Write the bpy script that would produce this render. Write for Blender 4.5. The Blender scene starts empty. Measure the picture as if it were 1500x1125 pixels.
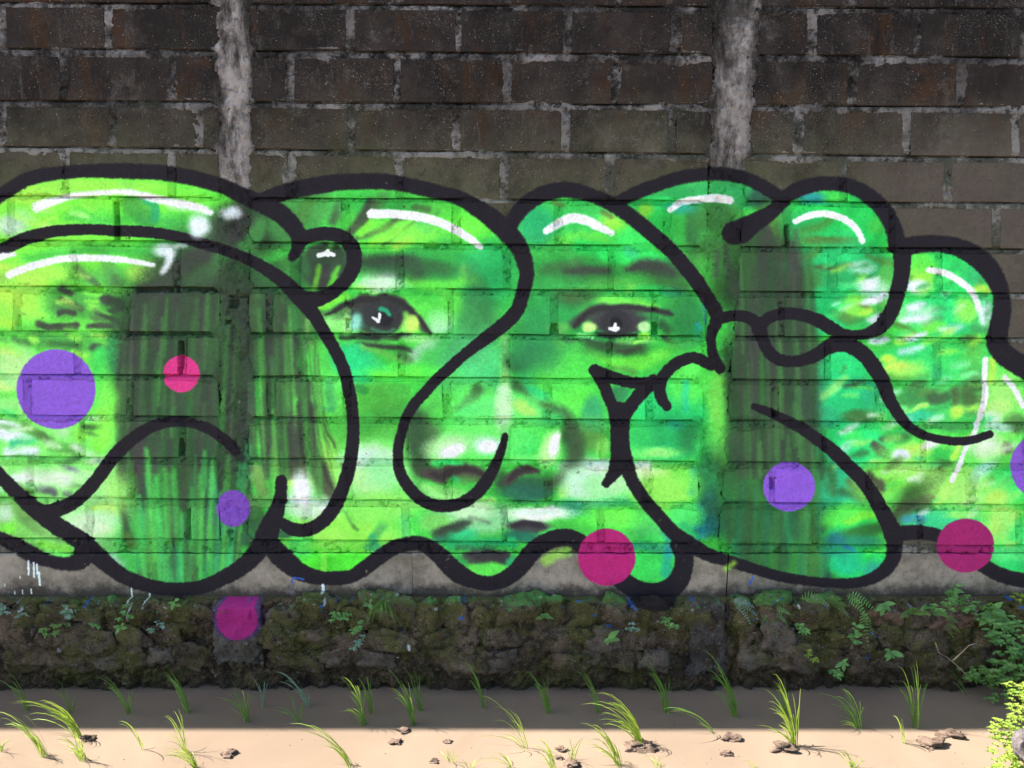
import bpy, bmesh, math, random
from mathutils import Vector, Matrix
import numpy as np
R = math.radians
C = bpy.context.scene.collection
sc = bpy.context.scene
# ---------------------------------------------------------------- camera
FPX, PITCH, CD, CZ = 1167., R(10), 3.07, 1.80       # focal length in px of the 1500 px photo, tilt down, distance to wall, eye height
cd = bpy.data.cameras.new('camera'); cam = bpy.data.objects.new('camera', cd); C.objects.link(cam)
cam.location = (0, -CD, CZ); cam.rotation_euler = (R(90) - PITCH, 0, 0)
cd.sensor_width = 36; cd.lens = 36 * FPX / 1500; cd.clip_end = 500; cd.clip_start = .05
sc.camera = cam
# ---------------------------------------------------------------- light
WALL_TOP = 2.93
SH_Y = .348                                          # how far the wall's shadow reaches over the water
sund = Vector((-1, SH_Y / WALL_TOP, 1.0)).normalized()
SUN_EL = math.asin(sund.z); SUN_ROT = math.atan2(sund.x, sund.y)
w = bpy.data.worlds.new('World'); sc.world = w; w.use_nodes = True
nt = w.node_tree; sky = nt.nodes.new('ShaderNodeTexSky'); sky.sky_type = 'NISHITA'; sky.sun_disc = False
sky.sun_elevation = SUN_EL; sky.sun_rotation = SUN_ROT; sky.dust_density = 2.2; sky.air_density = 1.5
nt.links.new(sky.outputs[0], nt.nodes['Background'].inputs[0]); nt.nodes['Background'].inputs[1].default_value = .056
sl = bpy.data.lights.new('sun', 'SUN'); sl.energy = 5.0; sl.angle = R(.5); sl.color = (1, .90, .76)
so = bpy.data.objects.new('sun', sl); C.objects.link(so); so.rotation_euler = sund.to_track_quat('Z', 'Y').to_euler(); so.location = (-5, 2, 6)
sc.view_settings.view_transform = 'Standard'; sc.view_settings.look = 'None'; sc.view_settings.gamma = 1
sc.view_settings.exposure = 2.78
sc.render.engine = 'CYCLES'
random.seed(3)
cs, sn = math.cos(PITCH), math.sin(PITCH)
def unp(u, v, y=0.):
    """picture point -> (x, z) on the upright plane at depth y"""
    u = u - 750.; v = v - 562.5
    t = (y + CD) / (FPX * cs - v * sn)
    return u * t, CZ - (FPX * sn + v * cs) * t
def proj(x, z, y=0.):
    d = (y + CD); h = CZ - z                       # forward, down
    zc = d * cs + h * sn; vc = h * cs - d * sn
    return 750. + FPX * x / zc, 562.5 + FPX * vc / zc
def ung(u, v, z=0.):
    """picture point -> (x, y) on the level plane at height z"""
    u = u - 750.; v = v - 562.5
    t = (CZ - z) / (FPX * sn + v * cs)
    return u * t, (FPX * cs - v * sn) * t - CD
# ---------------------------------------------------------------- the mural, painted stroke by stroke
import numpy as np, random, math
PX0, PX1, PY0, PY1, PS = -210, 1710, 215, 965, 1.2      # picture area of the paint layer
CW, CH = int((PX1 - PX0) * PS), int((PY1 - PY0) * PS)
rng = np.random.RandomState(7)

def noise2(h, w, cell, seed):
    r = np.random.RandomState(seed)
    gh, gw = int(h / cell) + 4, int(w / cell) + 4
    g = r.rand(gh, gw).astype(np.float32)
    y = np.arange(h, dtype=np.float32) / cell; x = np.arange(w, dtype=np.float32) / cell
    yi = y.astype(int); xi = x.astype(int)
    fy = y - yi; fx = x - xi
    fy = (fy * fy * (3 - 2 * fy))[:, None]; fx = (fx * fx * (3 - 2 * fx))[None, :]
    a = g[yi][:, xi]; b = g[yi][:, xi + 1]; c = g[yi + 1][:, xi]; d = g[yi + 1][:, xi + 1]
    return (a * (1 - fx) + b * fx) * (1 - fy) + (c * (1 - fx) + d * fx) * fy

def fbm(h, w, cell, seed, octs=4, gain=.55):
    o = np.zeros((h, w), np.float32); a = 1.; t = 0.
    for k in range(octs):
        o += a * noise2(h, w, max(cell / 2 ** k, 1.01), seed + 31 * k); t += a; a *= gain
    return o / t

col = np.zeros((CH, CW, 3), np.float32)
cov = np.zeros((CH, CW), np.float32)
WX = (fbm(CH, CW, 26, 1, 2) - .5) * 7 * PS
WY = (fbm(CH, CW, 26, 2, 2) - .5) * 7 * PS
WXf = (fbm(CH, CW, 5, 3, 3) - .5) * 2.2 * PS
WYf = (fbm(CH, CW, 5, 4, 3) - .5) * 2.2 * PS
GR = rng.rand(CH, CW).astype(np.float32) - .5
GR2 = (noise2(CH, CW, 2.2, 9) - .5)

def smooth(pts, step=3.):
    P = np.array([list(p[:2]) for p in pts], float); Wd = np.array([p[2] for p in pts], float)
    if len(P) < 3:
        n = max(2, int(np.hypot(*(P[-1] - P[0])) / step)); t = np.linspace(0, 1, n)[:, None]
        return P[0] * (1 - t) + P[-1] * t, Wd[0] * (1 - t[:, 0]) + Wd[-1] * t[:, 0]
    Q = np.vstack([2 * P[0] - P[1], P, 2 * P[-1] - P[-2]]); out = []; ow = []
    for i in range(1, len(Q) - 2):
        p0, p1, p2, p3 = Q[i - 1:i + 3]
        n = max(2, int(np.hypot(*(p2 - p1)) / step))
        for t in np.arange(n) / n:
            out.append(.5 * (2 * p1 + (p2 - p0) * t + (2 * p0 - 5 * p1 + 4 * p2 - p3) * t * t + (3 * p1 - p0 - 3 * p2 + p3) * t ** 3))
            ow.append(Wd[i - 1] * (1 - t) + Wd[i] * t)
    out.append(P[-1]); ow.append(Wd[-1])
    return np.array(out), np.array(ow)

def field(pts, warp):
    """signed distance (positive inside) of a round brush of varying width drawn along pts, picture units"""
    P, Wd = smooth(pts); R = Wd / 2
    m = R.max() + 40
    x0 = max(0, int((P[:, 0].min() - m - PX0) * PS)); x1 = min(CW, int((P[:, 0].max() + m - PX0) * PS))
    y0 = max(0, int((P[:, 1].min() - m - PY0) * PS)); y1 = min(CH, int((P[:, 1].max() + m - PY0) * PS))
    if x1 <= x0 or y1 <= y0: return None
    F = np.full((y1 - y0, x1 - x0), -1e3, np.float32)
    wx, wy = (WX, WY) if warp == 2 else (WXf, WYf)
    for i in range(len(P) - 1):
        a, b = P[i], P[i + 1]; ra, rb = R[i], R[i + 1]; mm = max(ra, rb) + 34
        u0 = max(x0, int((min(a[0], b[0]) - mm - PX0) * PS)); u1 = min(x1, int((max(a[0], b[0]) + mm - PX0) * PS) + 1)
        v0 = max(y0, int((min(a[1], b[1]) - mm - PY0) * PS)); v1 = min(y1, int((max(a[1], b[1]) + mm - PY0) * PS) + 1)
        if u1 <= u0 or v1 <= v0: continue
        X = (np.arange(u0, u1, dtype=np.float32)[None, :] + (wx[v0:v1, u0:u1] if warp else 0)) / PS + PX0
        Y = (np.arange(v0, v1, dtype=np.float32)[:, None] + (wy[v0:v1, u0:u1] if warp else 0)) / PS + PY0
        d = b - a; L = float(d @ d) + 1e-6
        t = np.clip(((X - a[0]) * d[0] + (Y - a[1]) * d[1]) / L, 0, 1)
        D = ra + (rb - ra) * t - np.hypot(X - a[0] - d[0] * t, Y - a[1] - d[1] * t)
        s = F[v0 - y0:v1 - y0, u0 - x0:u1 - x0]; np.maximum(s, D, out=s)
    return F, x0, x1, y0, y1

def lay(F, x0, x1, y0, y1, c, soft, alpha, paint, grain=1.):
    g = GR[y0:y1, x0:x1] * .5 + GR2[y0:y1, x0:x1] * .9
    a = np.clip(F / soft + .5, 0, 1); a = a * a * (3 - 2 * a)
    a = np.clip(a + g * grain * 4 * a * (1 - a) * .55, 0, 1) * alpha
    s = col[y0:y1, x0:x1]
    if paint:
        k = cov[y0:y1, x0:x1]; o = a + k * (1 - a); w = np.where(o > 1e-4, a / np.maximum(o, 1e-4), 1.)
        s += w[..., None] * (np.array(c, np.float32) / 255. - s); k[...] = o
    else: s += a[..., None] * (np.array(c, np.float32) / 255. - s)

def stroke(pts, c, soft=2., alpha=1., paint=False, warp=1, w=None):
    if w is not None: pts = [(p[0], p[1], w) for p in pts]
    r = field(pts, warp)
    if r: lay(*r, c, soft, alpha, paint)

def blob(cx, cy, rx, ry, c, alpha=.9, soft=None, ang=0., warp=2):
    """airbrushed ellipse; soft = share of the radius that fades"""
    soft = .8 if soft is None else soft
    m = max(rx, ry) * (1 + soft) + 6
    x0 = max(0, int((cx - m - PX0) * PS)); x1 = min(CW, int((cx + m - PX0) * PS))
    y0 = max(0, int((cy - m - PY0) * PS)); y1 = min(CH, int((cy + m - PY0) * PS))
    if x1 <= x0 or y1 <= y0: return
    X = (np.arange(x0, x1)[None, :] + (WX[y0:y1, x0:x1] if warp else 0)) / PS + PX0 - cx
    Y = (np.arange(y0, y1)[:, None] + (WY[y0:y1, x0:x1] if warp else 0)) / PS + PY0 - cy
    ca, sa = np.cos(np.radians(ang)), np.sin(np.radians(ang))
    U = X * ca + Y * sa; V = -X * sa + Y * ca
    F = 1 - np.sqrt((U / rx) ** 2 + (V / ry) ** 2)
    lay(F, x0, x1, y0, y1, c, soft * 1.25 + .15, alpha, False, .6)

def inside(poly):
    P = np.array(poly, float)
    X = np.arange(CW)[None, :] / PS + PX0 + WXf; Y = np.arange(CH)[:, None] / PS + PY0 + WYf
    ins = np.zeros((CH, CW), bool); n = len(P)
    for i in range(n):
        a, b = P[i], P[(i + 1) % n]
        if a[1] == b[1]: continue
        c = ((a[1] > Y) != (b[1] > Y)) & (X < (b[0] - a[0]) * (Y - a[1]) / (b[1] - a[1]) + a[0])
        ins ^= c
    return ins

def fill(poly, c, alpha=1., paint=False, soft=0):
    m = inside(poly).astype(np.float32)
    if soft:
        m = blur(m, soft * PS)
    a = m * alpha
    col[...] += a[..., None] * (np.array(c, np.float32) / 255. - col)
    if paint: np.maximum(cov, m, out=cov)

def blur(m, s):
    k = int(s * 2.5) + 1; x = np.arange(-k, k + 1); g = np.exp(-x * x / (2 * s * s)); g /= g.sum()
    for ax in (0, 1):
        pad = [(0, 0), (0, 0)]; pad[ax] = (k, k)
        q = np.pad(m, pad, mode='edge'); o = np.zeros_like(m)
        for i, gv in enumerate(g):
            sl = [slice(None), slice(None)]; sl[ax] = slice(i, i + m.shape[ax]); o += gv * q[tuple(sl)]
        m = o.astype(np.float32)
    return m

# pigments
L = (128, 248, 72); LY = (190, 255, 88); G = (72, 212, 78); E = (48, 200, 112); T = (42, 180, 130); M = (76, 165, 78)
D = (60, 98, 62); K = (76, 74, 76); W = (226, 236, 246); P = (160, 250, 140); ED = (46, 145, 78); TL = (36, 215, 135)
OL = (84, 140, 62); Y = (214, 255, 80); BL = (50, 140, 190); INK = (41, 37, 46); DK = (48, 90, 58); GM = (60, 185, 80)
PU = (131, 87, 198); MG = (176, 38, 112); PK = (206, 56, 128)

SIL = [(-196, 330), (-150, 300), (-80, 306), (-20, 298), (0, 286), (40, 262), (85, 253), (187, 250), (267, 257), (320, 270), (350, 282), (385, 293), (420, 280), (470, 270),
 (504, 266), (555, 265), (589, 269), (622, 276), (674, 289), (708, 309), (740, 330), (750, 328), (765, 303), (790, 285), (819, 278), (843, 279), (870, 287),
 (900, 297), (930, 284), (961, 271), (995, 260), (1029, 255), (1063, 255), (1090, 261), (1115, 272), (1145, 288), (1165, 279), (1187, 271), (1210, 268),
 (1240, 271), (1262, 280), (1282, 293), (1299, 312), (1309, 335), (1318, 358), (1351, 357), (1380, 357), (1403, 362), (1428, 374), (1447, 391), (1459, 409),
 (1467, 430), (1468, 455), (1465, 480), (1462, 500), (1470, 517), (1490, 533), (1560, 560), (1620, 590), (1660, 650), (1660, 760), (1620, 850), (1560, 851), (1500, 851), (1463, 841), (1440, 828), (1395, 795),
 (1343, 780), (1312, 782), (1309, 815), (1298, 833), (1280, 846), (1258, 853), (1195, 853), (1150, 846), (1100, 832), (1062, 820), (1035, 812), (1010, 800),
 (1000, 835), (992, 852), (977, 864), (957, 868), (935, 864), (915, 852), (890, 835), (850, 796), (826, 788), (803, 793), (782, 806), (766, 825), (750, 841),
 (732, 851), (711, 854), (690, 849), (672, 840), (653, 823), (636, 806), (617, 797), (597, 797), (575, 804), (555, 817), (533, 833), (515, 844), (495, 848),
 (470, 846), (445, 840), (424, 826), (408, 812), (392, 792), (375, 810), (355, 830), (332, 844), (301, 858), (268, 863), (234, 861), (200, 852), (175, 840),
 (150, 820), (130, 812), (100, 826), (75, 822), (50, 814), (25, 800), (0, 789), (-60, 775), (-150, 780), (-196, 750)]
_m = (blur(inside(SIL).astype(np.float32), 3 * PS) > .8).astype(np.float32)
col[...] = np.array(G, np.float32) / 255.; cov[...] = _m

# ---- broad grounds --------------------------------------------------------
B = blob
def S(c, soft, alpha, *p, w=None):
    if w is not None: p = [(q[0], q[1], w) for q in p]
    r = field([(q[0], q[1], q[2] * 1.0) for q in p], 2)
    if r: lay(*r, c, soft * 1.15 + 1.5, alpha, False, .7)
# left letter: lime field
B(60, 330, 150, 90, L, 1); B(90, 430, 130, 90, L, 1); B(60, 560, 120, 120, (110, 235, 90), 1); B(80, 680, 130, 90, (130, 240, 110), 1)
B(150, 290, 180, 35, L, 1); B(30, 770, 90, 50, (130, 215, 100), 1); B(130, 760, 70, 45, P, 1)
S(GM, 30, .75, (110, 320), (200, 322), (260, 325), w=22); S((70, 160, 80), 14, .7, (195, 300), (215, 318), w=34)
S((50, 175, 110), 3, .85, (212, 290), (225, 300), (226, 320), w=13)
S((110, 190, 110), 10, .6, (180, 268), (192, 272), w=14); S(K, 8, .35, (183, 272), (188, 272), w=8)
S(GM, 16, .7, (40, 380), (120, 366), (200, 368), (240, 366), w=18)
S(M, 18, .7, (95, 400), (150, 408), (200, 400), w=30); S(LY, 16, .8, (200, 398), (232, 400), w=26); S(Y, 10, .6, (0, 428), (25, 440), w=22)
S(Y, 10, .6, (0, 470), (16, 476), w=16); S(LY, 14, .7, (0, 400), (60, 412), w=24)
S(K, 5, .55, (110, 392), (125, 402), (142, 416), w=9); S((90, 150, 90), 8, .5, (160, 385), (165, 410), w=22); S(K, 8, .3, (170, 408), (178, 412), w=14)
# sprayed dashes at the left
S(M, 18, .8, (80, 440), (140, 450), (175, 450), w=44); S(M, 16, .7, (60, 500), (120, 505), (170, 490), w=26)
for a in [((88, 438), (105, 445), (118, 452), 9), ((88, 458), (100, 456), (108, 458), 9), ((55, 474), (75, 478), (108, 479), 11), ((140, 455), (158, 466), (178, 476), 9),
          ((150, 438), (168, 442), (182, 450), 12), ((165, 455), (178, 452), (184, 456), 10), ((128, 480), (145, 478), (164, 479), 9), ((136, 509), (147, 509), (157, 510), 11),
          ((25, 455), (32, 458), (36, 460), 6), ((88, 422), (95, 425), (105, 428), 9)]:
    S(K, 4, .85, *a[:3], w=a[3])
S(D, 8, .7, (22, 500), (40, 502), w=11); S((90, 140, 70), 8, .6, (5, 455), (20, 450), w=8); S(D, 9, .6, (75, 505), (110, 505), w=9)
B(15, 330, 20, 14, W, .75); B(30, 322, 22, 14, (190, 235, 190), .6); B(24, 520, 22, 18, P, .8); B(12, 562, 18, 10, (225, 250, 150), .8)
S(P, 10, .7, (0, 540), (20, 548), w=14); S(T, 10, .5, (0, 545), (20, 560), w=8)
S(P, 10, .8, (0, 590), (40, 600), w=20)
# between dot and hair
S((70, 225, 95), 10, .9, (150, 520), (155, 560), (150, 620), w=30); S(E, 8, .8, (166, 500), (168, 545), w=14); S(L, 12, .9, (145, 650), (150, 610), (120, 635), w=26)
# white cloud strokes lower left
S(W, 8, .9, (-5, 618), (15, 622), (25, 625), w=10); S(W, 9, .95, (-5, 630), (12, 638), (28, 640), w=16); S(W, 9, .95, (10, 660), (35, 662), (50, 662), w=13)
S(T, 9, .8, (20, 650), (45, 642), w=14); S(E, 9, .7, (5, 600), (20, 606), w=8)
S(OL, 6, .85, (35, 626), (48, 632), (66, 643), w=15); S(OL, 6, .6, (0, 624), (30, 628), w=7)
S(OL, 7, .7, (78, 655), (100, 656), (112, 660), w=17); S(D, 5, .8, (122, 625), (135, 626), (148, 624), w=8)
S((60, 100, 60), 8, .6, (45, 676), (85, 676), (115, 672), w=9)
S(W, 10, .9, (22, 700), (60, 698), (98, 704), w=15); S(P, 12, .8, (50, 690), (90, 712), w=16)
S((100, 90, 130), 6, .8, (92, 684), (103, 686), (112, 690), w=9); S((110, 180, 110), 6, .6, (115, 692), (128, 700), w=8)
S((95, 85, 110), 6, .8, (58, 714), (66, 718), (78, 722), w=12); S((110, 105, 125), 6, .6, (96, 722), (103, 723), w=9); S(OL, 8, .6, (30, 712), (48, 722), w=10)
B(8, 752, 12, 14, W, .6); B(45, 765, 30, 9, (110, 160, 90), .7, ang=40); B(12, 775, 12, 8, L, .8)
S((120, 175, 95), 10, .7, (30, 745), (60, 775), (95, 792), w=14); S(L, 8, .9, (60, 796), (85, 803), (100, 804), w=12); S(OL, 5, .5, (50, 800), (62, 806), w=8)
S(P, 10, 1, (105, 750), (140, 745), (165, 748), w=22); S(Y, 9, .6, (138, 745), (170, 745), w=9); S((170, 250, 170), 12, .9, (110, 765), (165, 760), w=26)
S((240, 255, 190), 12, .6, (145, 775), (170, 780), w=12); S(P, 14, .9, (150, 720), (165, 690), w=18); S(W, 9, .9, (165, 818), (180, 825), w=15); S(P, 12, .9, (150, 800), (172, 804), w=16)

# hair of the left face: dark vertical locks
B(240, 470, 75, 60, D, 1, .5); B(250, 560, 85, 110, D, 1, .4); B(300, 420, 90, 90, D, .95, .5); B(270, 680, 95, 110, (58, 114, 62), 1, .35)
B(380, 330, 60, 40, (60, 98, 62), 1, .5); B(440, 300, 55, 30, M, 1, .5); B(340, 340, 40, 40, (74, 88, 72), .9, .6)
B(250, 800, 85, 60, (66, 180, 80), 1, .4)
B(430, 470, 60, 50, D, .9, .4); B(370, 470, 60, 70, D, .9, .5)
for x0, y0, x1, y1, w_, c_, a_ in [(215, 430, 205, 490, 26, K, .8), (232, 432, 220, 484, 20, (84, 160, 72), .85), (250, 440, 260, 480, 22, (66, 78, 70), .8), (285, 440, 280, 485, 26, (66, 128, 70), .7),
        (188, 497, 178, 620, 22, K, .85), (205, 500, 200, 560, 16, (72, 104, 70), .7), (222, 495, 225, 560, 24, (76, 134, 70), .7), (258, 500, 252, 530, 16, K, .7),
        (300, 500, 298, 560, 30, (70, 84, 72), .7), (345, 495, 352, 600, 22, (74, 70, 74), .9), (205, 560, 202, 610, 12, K, .8), (230, 570, 228, 605, 26, (72, 140, 70), .7),
        (262, 578, 266, 606, 14, (76, 80, 74), .7), (182, 610, 176, 700, 10, K, .7), (200, 640, 190, 660, 8, K, .7), (215, 655, 215, 690, 18, M, .5),
        (290, 570, 300, 610, 26, (66, 120, 66), .6), (330, 560, 338, 640, 12, (76, 74, 74), .8), (348, 600, 360, 700, 16, (78, 76, 74), .85), (360, 690, 365, 760, 12, (76, 84, 72), .7),
        (178, 680, 176, 740, 10, (66, 84, 62), .9), (178, 740, 190, 790, 12, (66, 90, 60), .9), (188, 786, 210, 835, 14, (86, 130, 60), .9), (196, 676, 198, 735, 10, (120, 210, 80), .8),
        (215, 680, 220, 740, 15, (52, 120, 84), .8), (216, 740, 224, 790, 16, (50, 120, 98), .85), (228, 690, 240, 790, 14, (78, 205, 88), .9), (248, 690, 258, 790, 14, (76, 170, 76), .8),
        (232, 640, 222, 690, 20, (72, 150, 72), .6), (268, 650, 270, 740, 14, (84, 90, 74), .6), (280, 690, 296, 730, 12, (78, 92, 72), .6), (300, 680, 318, 760, 14, (60, 150, 110), .5),
        (310, 700, 326, 760, 9, (60, 190, 130), .6), (290, 745, 292, 790, 22, (90, 140, 84), .7), (262, 750, 262, 785, 12, (66, 110, 66), .6), (305, 750, 310, 770, 16, (64, 110, 96), .6),
        (236, 800, 248, 850, 16, (70, 225, 110), .9), (218, 812, 212, 846, 16, (76, 120, 70), .8), (255, 808, 262, 850, 12, (70, 180, 110), .8), (282, 800, 284, 848, 13, (90, 150, 66), .8),
        (305, 800, 300, 842, 14, (64, 220, 96), .9), (322, 802, 322, 832, 10, (84, 150, 84), .7), (340, 800, 340, 825, 12, (60, 215, 120), .9), (200, 812, 206, 826, 16, (66, 205, 96), .9),
        (325, 775, 345, 782, 16, (70, 185, 130), .8), (345, 790, 370, 790, 22, (64, 118, 80), .9), (360, 770, 385, 770, 22, (58, 108, 70), .9), (372, 740, 380, 760, 18, (70, 120, 70), .8)]:
    S(c_, 9, a_, (x0, y0), ((x0 + x1) / 2, (y0 + y1) / 2), (x1, y1), w=w_)
S(TL, 6, .55, (358, 615), (364, 650), (368, 700), w=7)
S((70, 66, 70), 12, .85, (300, 372), (262, 392), (240, 418), (210, 428), w=26); S(M, 12, .8, (330, 372), (310, 395), (280, 415), w=22); S((72, 140, 72), 10, .7, (350, 395), (345, 420), w=20)
S(M, 10, .7, (380, 330), (370, 350), (360, 362), w=22); S((66, 60, 66), 12, .6, (350, 310), (345, 345), w=24); S(M, 10, .6, (405, 330), (415, 350), w=24)
S((72, 130, 70), 10, .7, (395, 395), (420, 385), w=20)
S((86, 150, 70), 8, .7, (452, 300), (440, 320), (430, 330), w=26); S((74, 72, 72), 8, .7, (498, 300), (488, 325), w=12); S(M, 8, .8, (470, 290), (460, 325), w=20)
# strip between circle and big curve and hair right of the column
for x0, y0, x1, y1, w_, c_, a_ in [(375, 430, 370, 480, 16, (78, 130, 70), .8), (395, 430, 385, 480, 9, K, .7), (410, 440, 405, 482, 10, (80, 120, 70), .7), (430, 450, 430, 484, 14, (60, 140, 68), .8), (450, 470, 448, 486, 8, (120, 170, 90), .7),
        (378, 500, 380, 545, 10, (84, 160, 76), .8), (392, 500, 388, 690, 11, (76, 72, 74), .8), (412, 500, 408, 545, 12, (92, 150, 84), .85), (430, 500, 426, 550, 16, (66, 84, 72), .9),
        (370, 560, 365, 600, 8, G, .8), (372, 610, 375, 650, 16, (96, 200, 84), .8), (410, 555, 405, 600, 15, (92, 190, 80), .9), (432, 556, 432, 572, 26, (70, 80, 72), .85),
        (430, 580, 425, 605, 24, (100, 210, 84), .8), (420, 615, 422, 670, 26, (92, 185, 80), .85), (380, 620, 392, 660, 10, (66, 130, 68), .7), (455, 500, 462, 560, 7, (110, 120, 84), .8), (445, 500, 446, 545, 5, (200, 240, 210), .6),
        (400, 640, 405, 690, 5, (110, 90, 70), .6), (375, 690, 385, 720, 20, (120, 160, 84), .85), (376, 670, 380, 676, 12, (80, 140, 74), .8), (372, 735, 392, 735, 18, (110, 170, 90), .7)]:
    S(c_, 6, a_, (x0, y0), ((x0 + x1) / 2, (y0 + y1) / 2), (x1, y1), w=w_)
# ---- face area ------------------------------------------------------------
B(490, 600, 60, 110, (92, 215, 84), 1, .5); B(490, 540, 40, 40, (90, 225, 90), .9, .5); B(460, 700, 50, 60, (150, 230, 90), .9, .5); B(545, 620, 50, 60, (90, 200, 78), .9, .5); B(450, 740, 45, 25, (150, 235, 150), 1, .6)
B(560, 700, 60, 60, (120, 240, 110), 1, .5); B(500, 790, 90, 45, (150, 250, 90), 1, .5); B(540, 690, 28, 30, (185, 250, 150), .8)
S(W, 12, .75, (530, 662), (555, 664), (572, 668), w=20); S((150, 235, 150), 12, .8, (535, 680), (560, 684), w=14)
S(W, 8, .9, (438, 700), (442, 715), (444, 728), w=22); S(W, 6, .8, (424, 732), (450, 736), (478, 738), w=7); S((232, 240, 230), 6, .8, (470, 740), (476, 748), w=9); S((180, 235, 180), 9, .7, (430, 745), (455, 752), w=16); S(LY, 9, .8, (420, 690), (424, 705), w=12)
# lock that hangs in front
S((82, 88, 70), 8, .9, (446, 600, 28), (448, 640, 26), (458, 670, 26), (474, 705, 24), (484, 730, 12)); S((70, 66, 66), 5, .7, (450, 560, 12), (456, 640, 12), (470, 680, 10), (488, 720, 5)); S((92, 110, 80), 7, .6, (458, 690), (470, 730), w=12)
S((80, 110, 66), 3, .7, (462, 500), (464, 560), (476, 620), (490, 655), w=3); S((90, 120, 66), 3, .6, (474, 620), (488, 650), w=2.5)
S((64, 110, 60), 5, .7, (498, 742, 8), (512, 760, 5), (522, 776, 3)); S((64, 110, 60), 3, .7, (508, 742, 4), (520, 762, 2)); S((64, 160, 100), 6, .6, (480, 560), (488, 595), w=12); S((64, 160, 100), 6, .6, (460, 595), (488, 598), w=6)
S((60, 165, 80), 3, .8, (525, 568), (535, 572), w=14); S((74, 190, 84), 5, .5, (520, 620), (600, 600), (640, 570), w=26); S((84, 180, 72), 10, .6, (560, 570), (590, 575), (560, 600), w=26)
S((60, 150, 96), 7, .6, (545, 790), (560, 770), w=16); S(T, 5, .6, (545, 785), (552, 805), w=9); S((100, 235, 140), 9, .6, (590, 745), (594, 785), w=11)
# forehead of the left eye
B(590, 330, 75, 45, (110, 240, 84), 1, .6); B(700, 340, 60, 50, (92, 236, 72), 1, .5); B(640, 390, 100, 32, GM, 1, .6); B(560, 300, 60, 16, GM, .9); B(720, 400, 45, 50, (52, 195, 105), 1, .6)
S((78, 78, 74), 8, .85, (545, 300, 22), (528, 325, 18), (510, 345, 12)); S(K, 5, .8, (585, 318, 9), (560, 335, 9), (525, 350, 7)); S(K, 4, .75, (612, 322, 4), (590, 338, 5), (562, 357, 4)); S((80, 90, 74), 5, .7, (600, 318), (580, 322), w=7)
S(L, 5, .9, (545, 325), (528, 345), w=10); S((150, 255, 80), 6, .9, (585, 338), (560, 350), (545, 356), w=9); S((200, 255, 90), 8, .7, (600, 350), (580, 358), w=12)
S((84, 150, 74), 6, .6, (560, 288), (550, 310), w=16); S((86, 76, 72), 6, .5, (608, 305), (625, 308), w=10); S((60, 170, 130), 5, .7, (618, 325), (626, 335), w=20); S(GM, 9, .7, (650, 340), (652, 358), w=24); S(M, 9, .6, (640, 312), (630, 318), w=8)
S((70, 84, 74), 12, .85, (530, 383, 18), (570, 382, 20), (600, 384, 22), (612, 395, 14)); S((76, 78, 74), 8, .7, (545, 386), (592, 380), w=9); S((64, 130, 74), 10, .6, (610, 395), (612, 405), w=24); S(M, 9, .5, (625, 390), (650, 392), w=10)
B(555, 412, 26, 14, (190, 245, 190), .95); B(570, 405, 14, 8, W, .6); S((140, 255, 96), 8, .9, (520, 420), (550, 425), w=11)
S((110, 235, 80), 10, .8, (600, 412), (640, 418), (690, 410), w=16); S((160, 220, 80), 10, .5, (700, 415), (680, 395), w=14)
S((60, 165, 100), 12, .6, (690, 395), (700, 420), w=22)
# left eye
B(580, 470, 110, 34, (96, 232, 84), 1, .4); B(648, 476, 24, 20, (84, 215, 90), .9); B(645, 478, 14, 10, W, .7); B(700, 460, 30, 36, (70, 170, 96), .8, .7); B(660, 440, 16, 30, (96, 220, 80), .8, .6)
S(L, 5, .9, (472, 448), (490, 442), (505, 435), w=10)
S((72, 72, 70), 5, .95, (478, 461, 4), (495, 453, 9), (515, 446, 14), (535, 441, 18), (557, 438, 17), (577, 442, 17), (595, 451, 14), (610, 464, 12), (622, 480, 9), (630, 488, 7))
B(552, 463, 38, 28, (68, 70, 72), 1, .18); B(497, 474, 22, 12, (150, 250, 130), .9, .6); S(P, 4, .85, (509, 455), (512, 480), w=9)
B(524, 470, 12, 14, (110, 200, 170), .85, .7); B(556, 478, 22, 9, (72, 140, 84), .8, .6); B(600, 472, 14, 18, (160, 250, 110), 1, .35); B(606, 472, 10, 12, Y, .6, .7); B(566, 466, 24, 22, (58, 58, 64), .6, .4)
S((50, 160, 110), 3, .85, (556, 452), (566, 455), w=9); S((84, 90, 76), 6, .8, (600, 455), (620, 482), w=9)
S((60, 76, 66), 5, .85, (500, 492, 6), (530, 494, 10), (570, 494, 9), (600, 492, 7)); S((60, 66, 62), 6, .85, (522, 503, 3), (548, 505, 7), (580, 509, 7), (600, 513, 6), (612, 522, 6))
S((110, 220, 110), 4, .8, (560, 494), (575, 492), w=6); B(612, 497, 20, 6, (170, 240, 150), .7); B(620, 515, 24, 12, (180, 225, 190), .85, .8, ang=-35); S((90, 120, 84), 9, .7, (585, 518), (600, 528), w=12)
B(520, 530, 36, 26, (44, 212, 128), .95, .5, ang=22); B(560, 540, 28, 10, (56, 222, 118), .9, .6, ang=25); S(L, 9, .9, (520, 545), (560, 547), (610, 546), w=10); B(640, 530, 26, 22, (78, 228, 92), .9, .6)
S((128, 190, 90), 8, .7, (530, 507), (560, 515), (590, 530), w=5); S((80, 150, 70), 9, .6, (676, 500), (655, 525), w=14)
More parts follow.
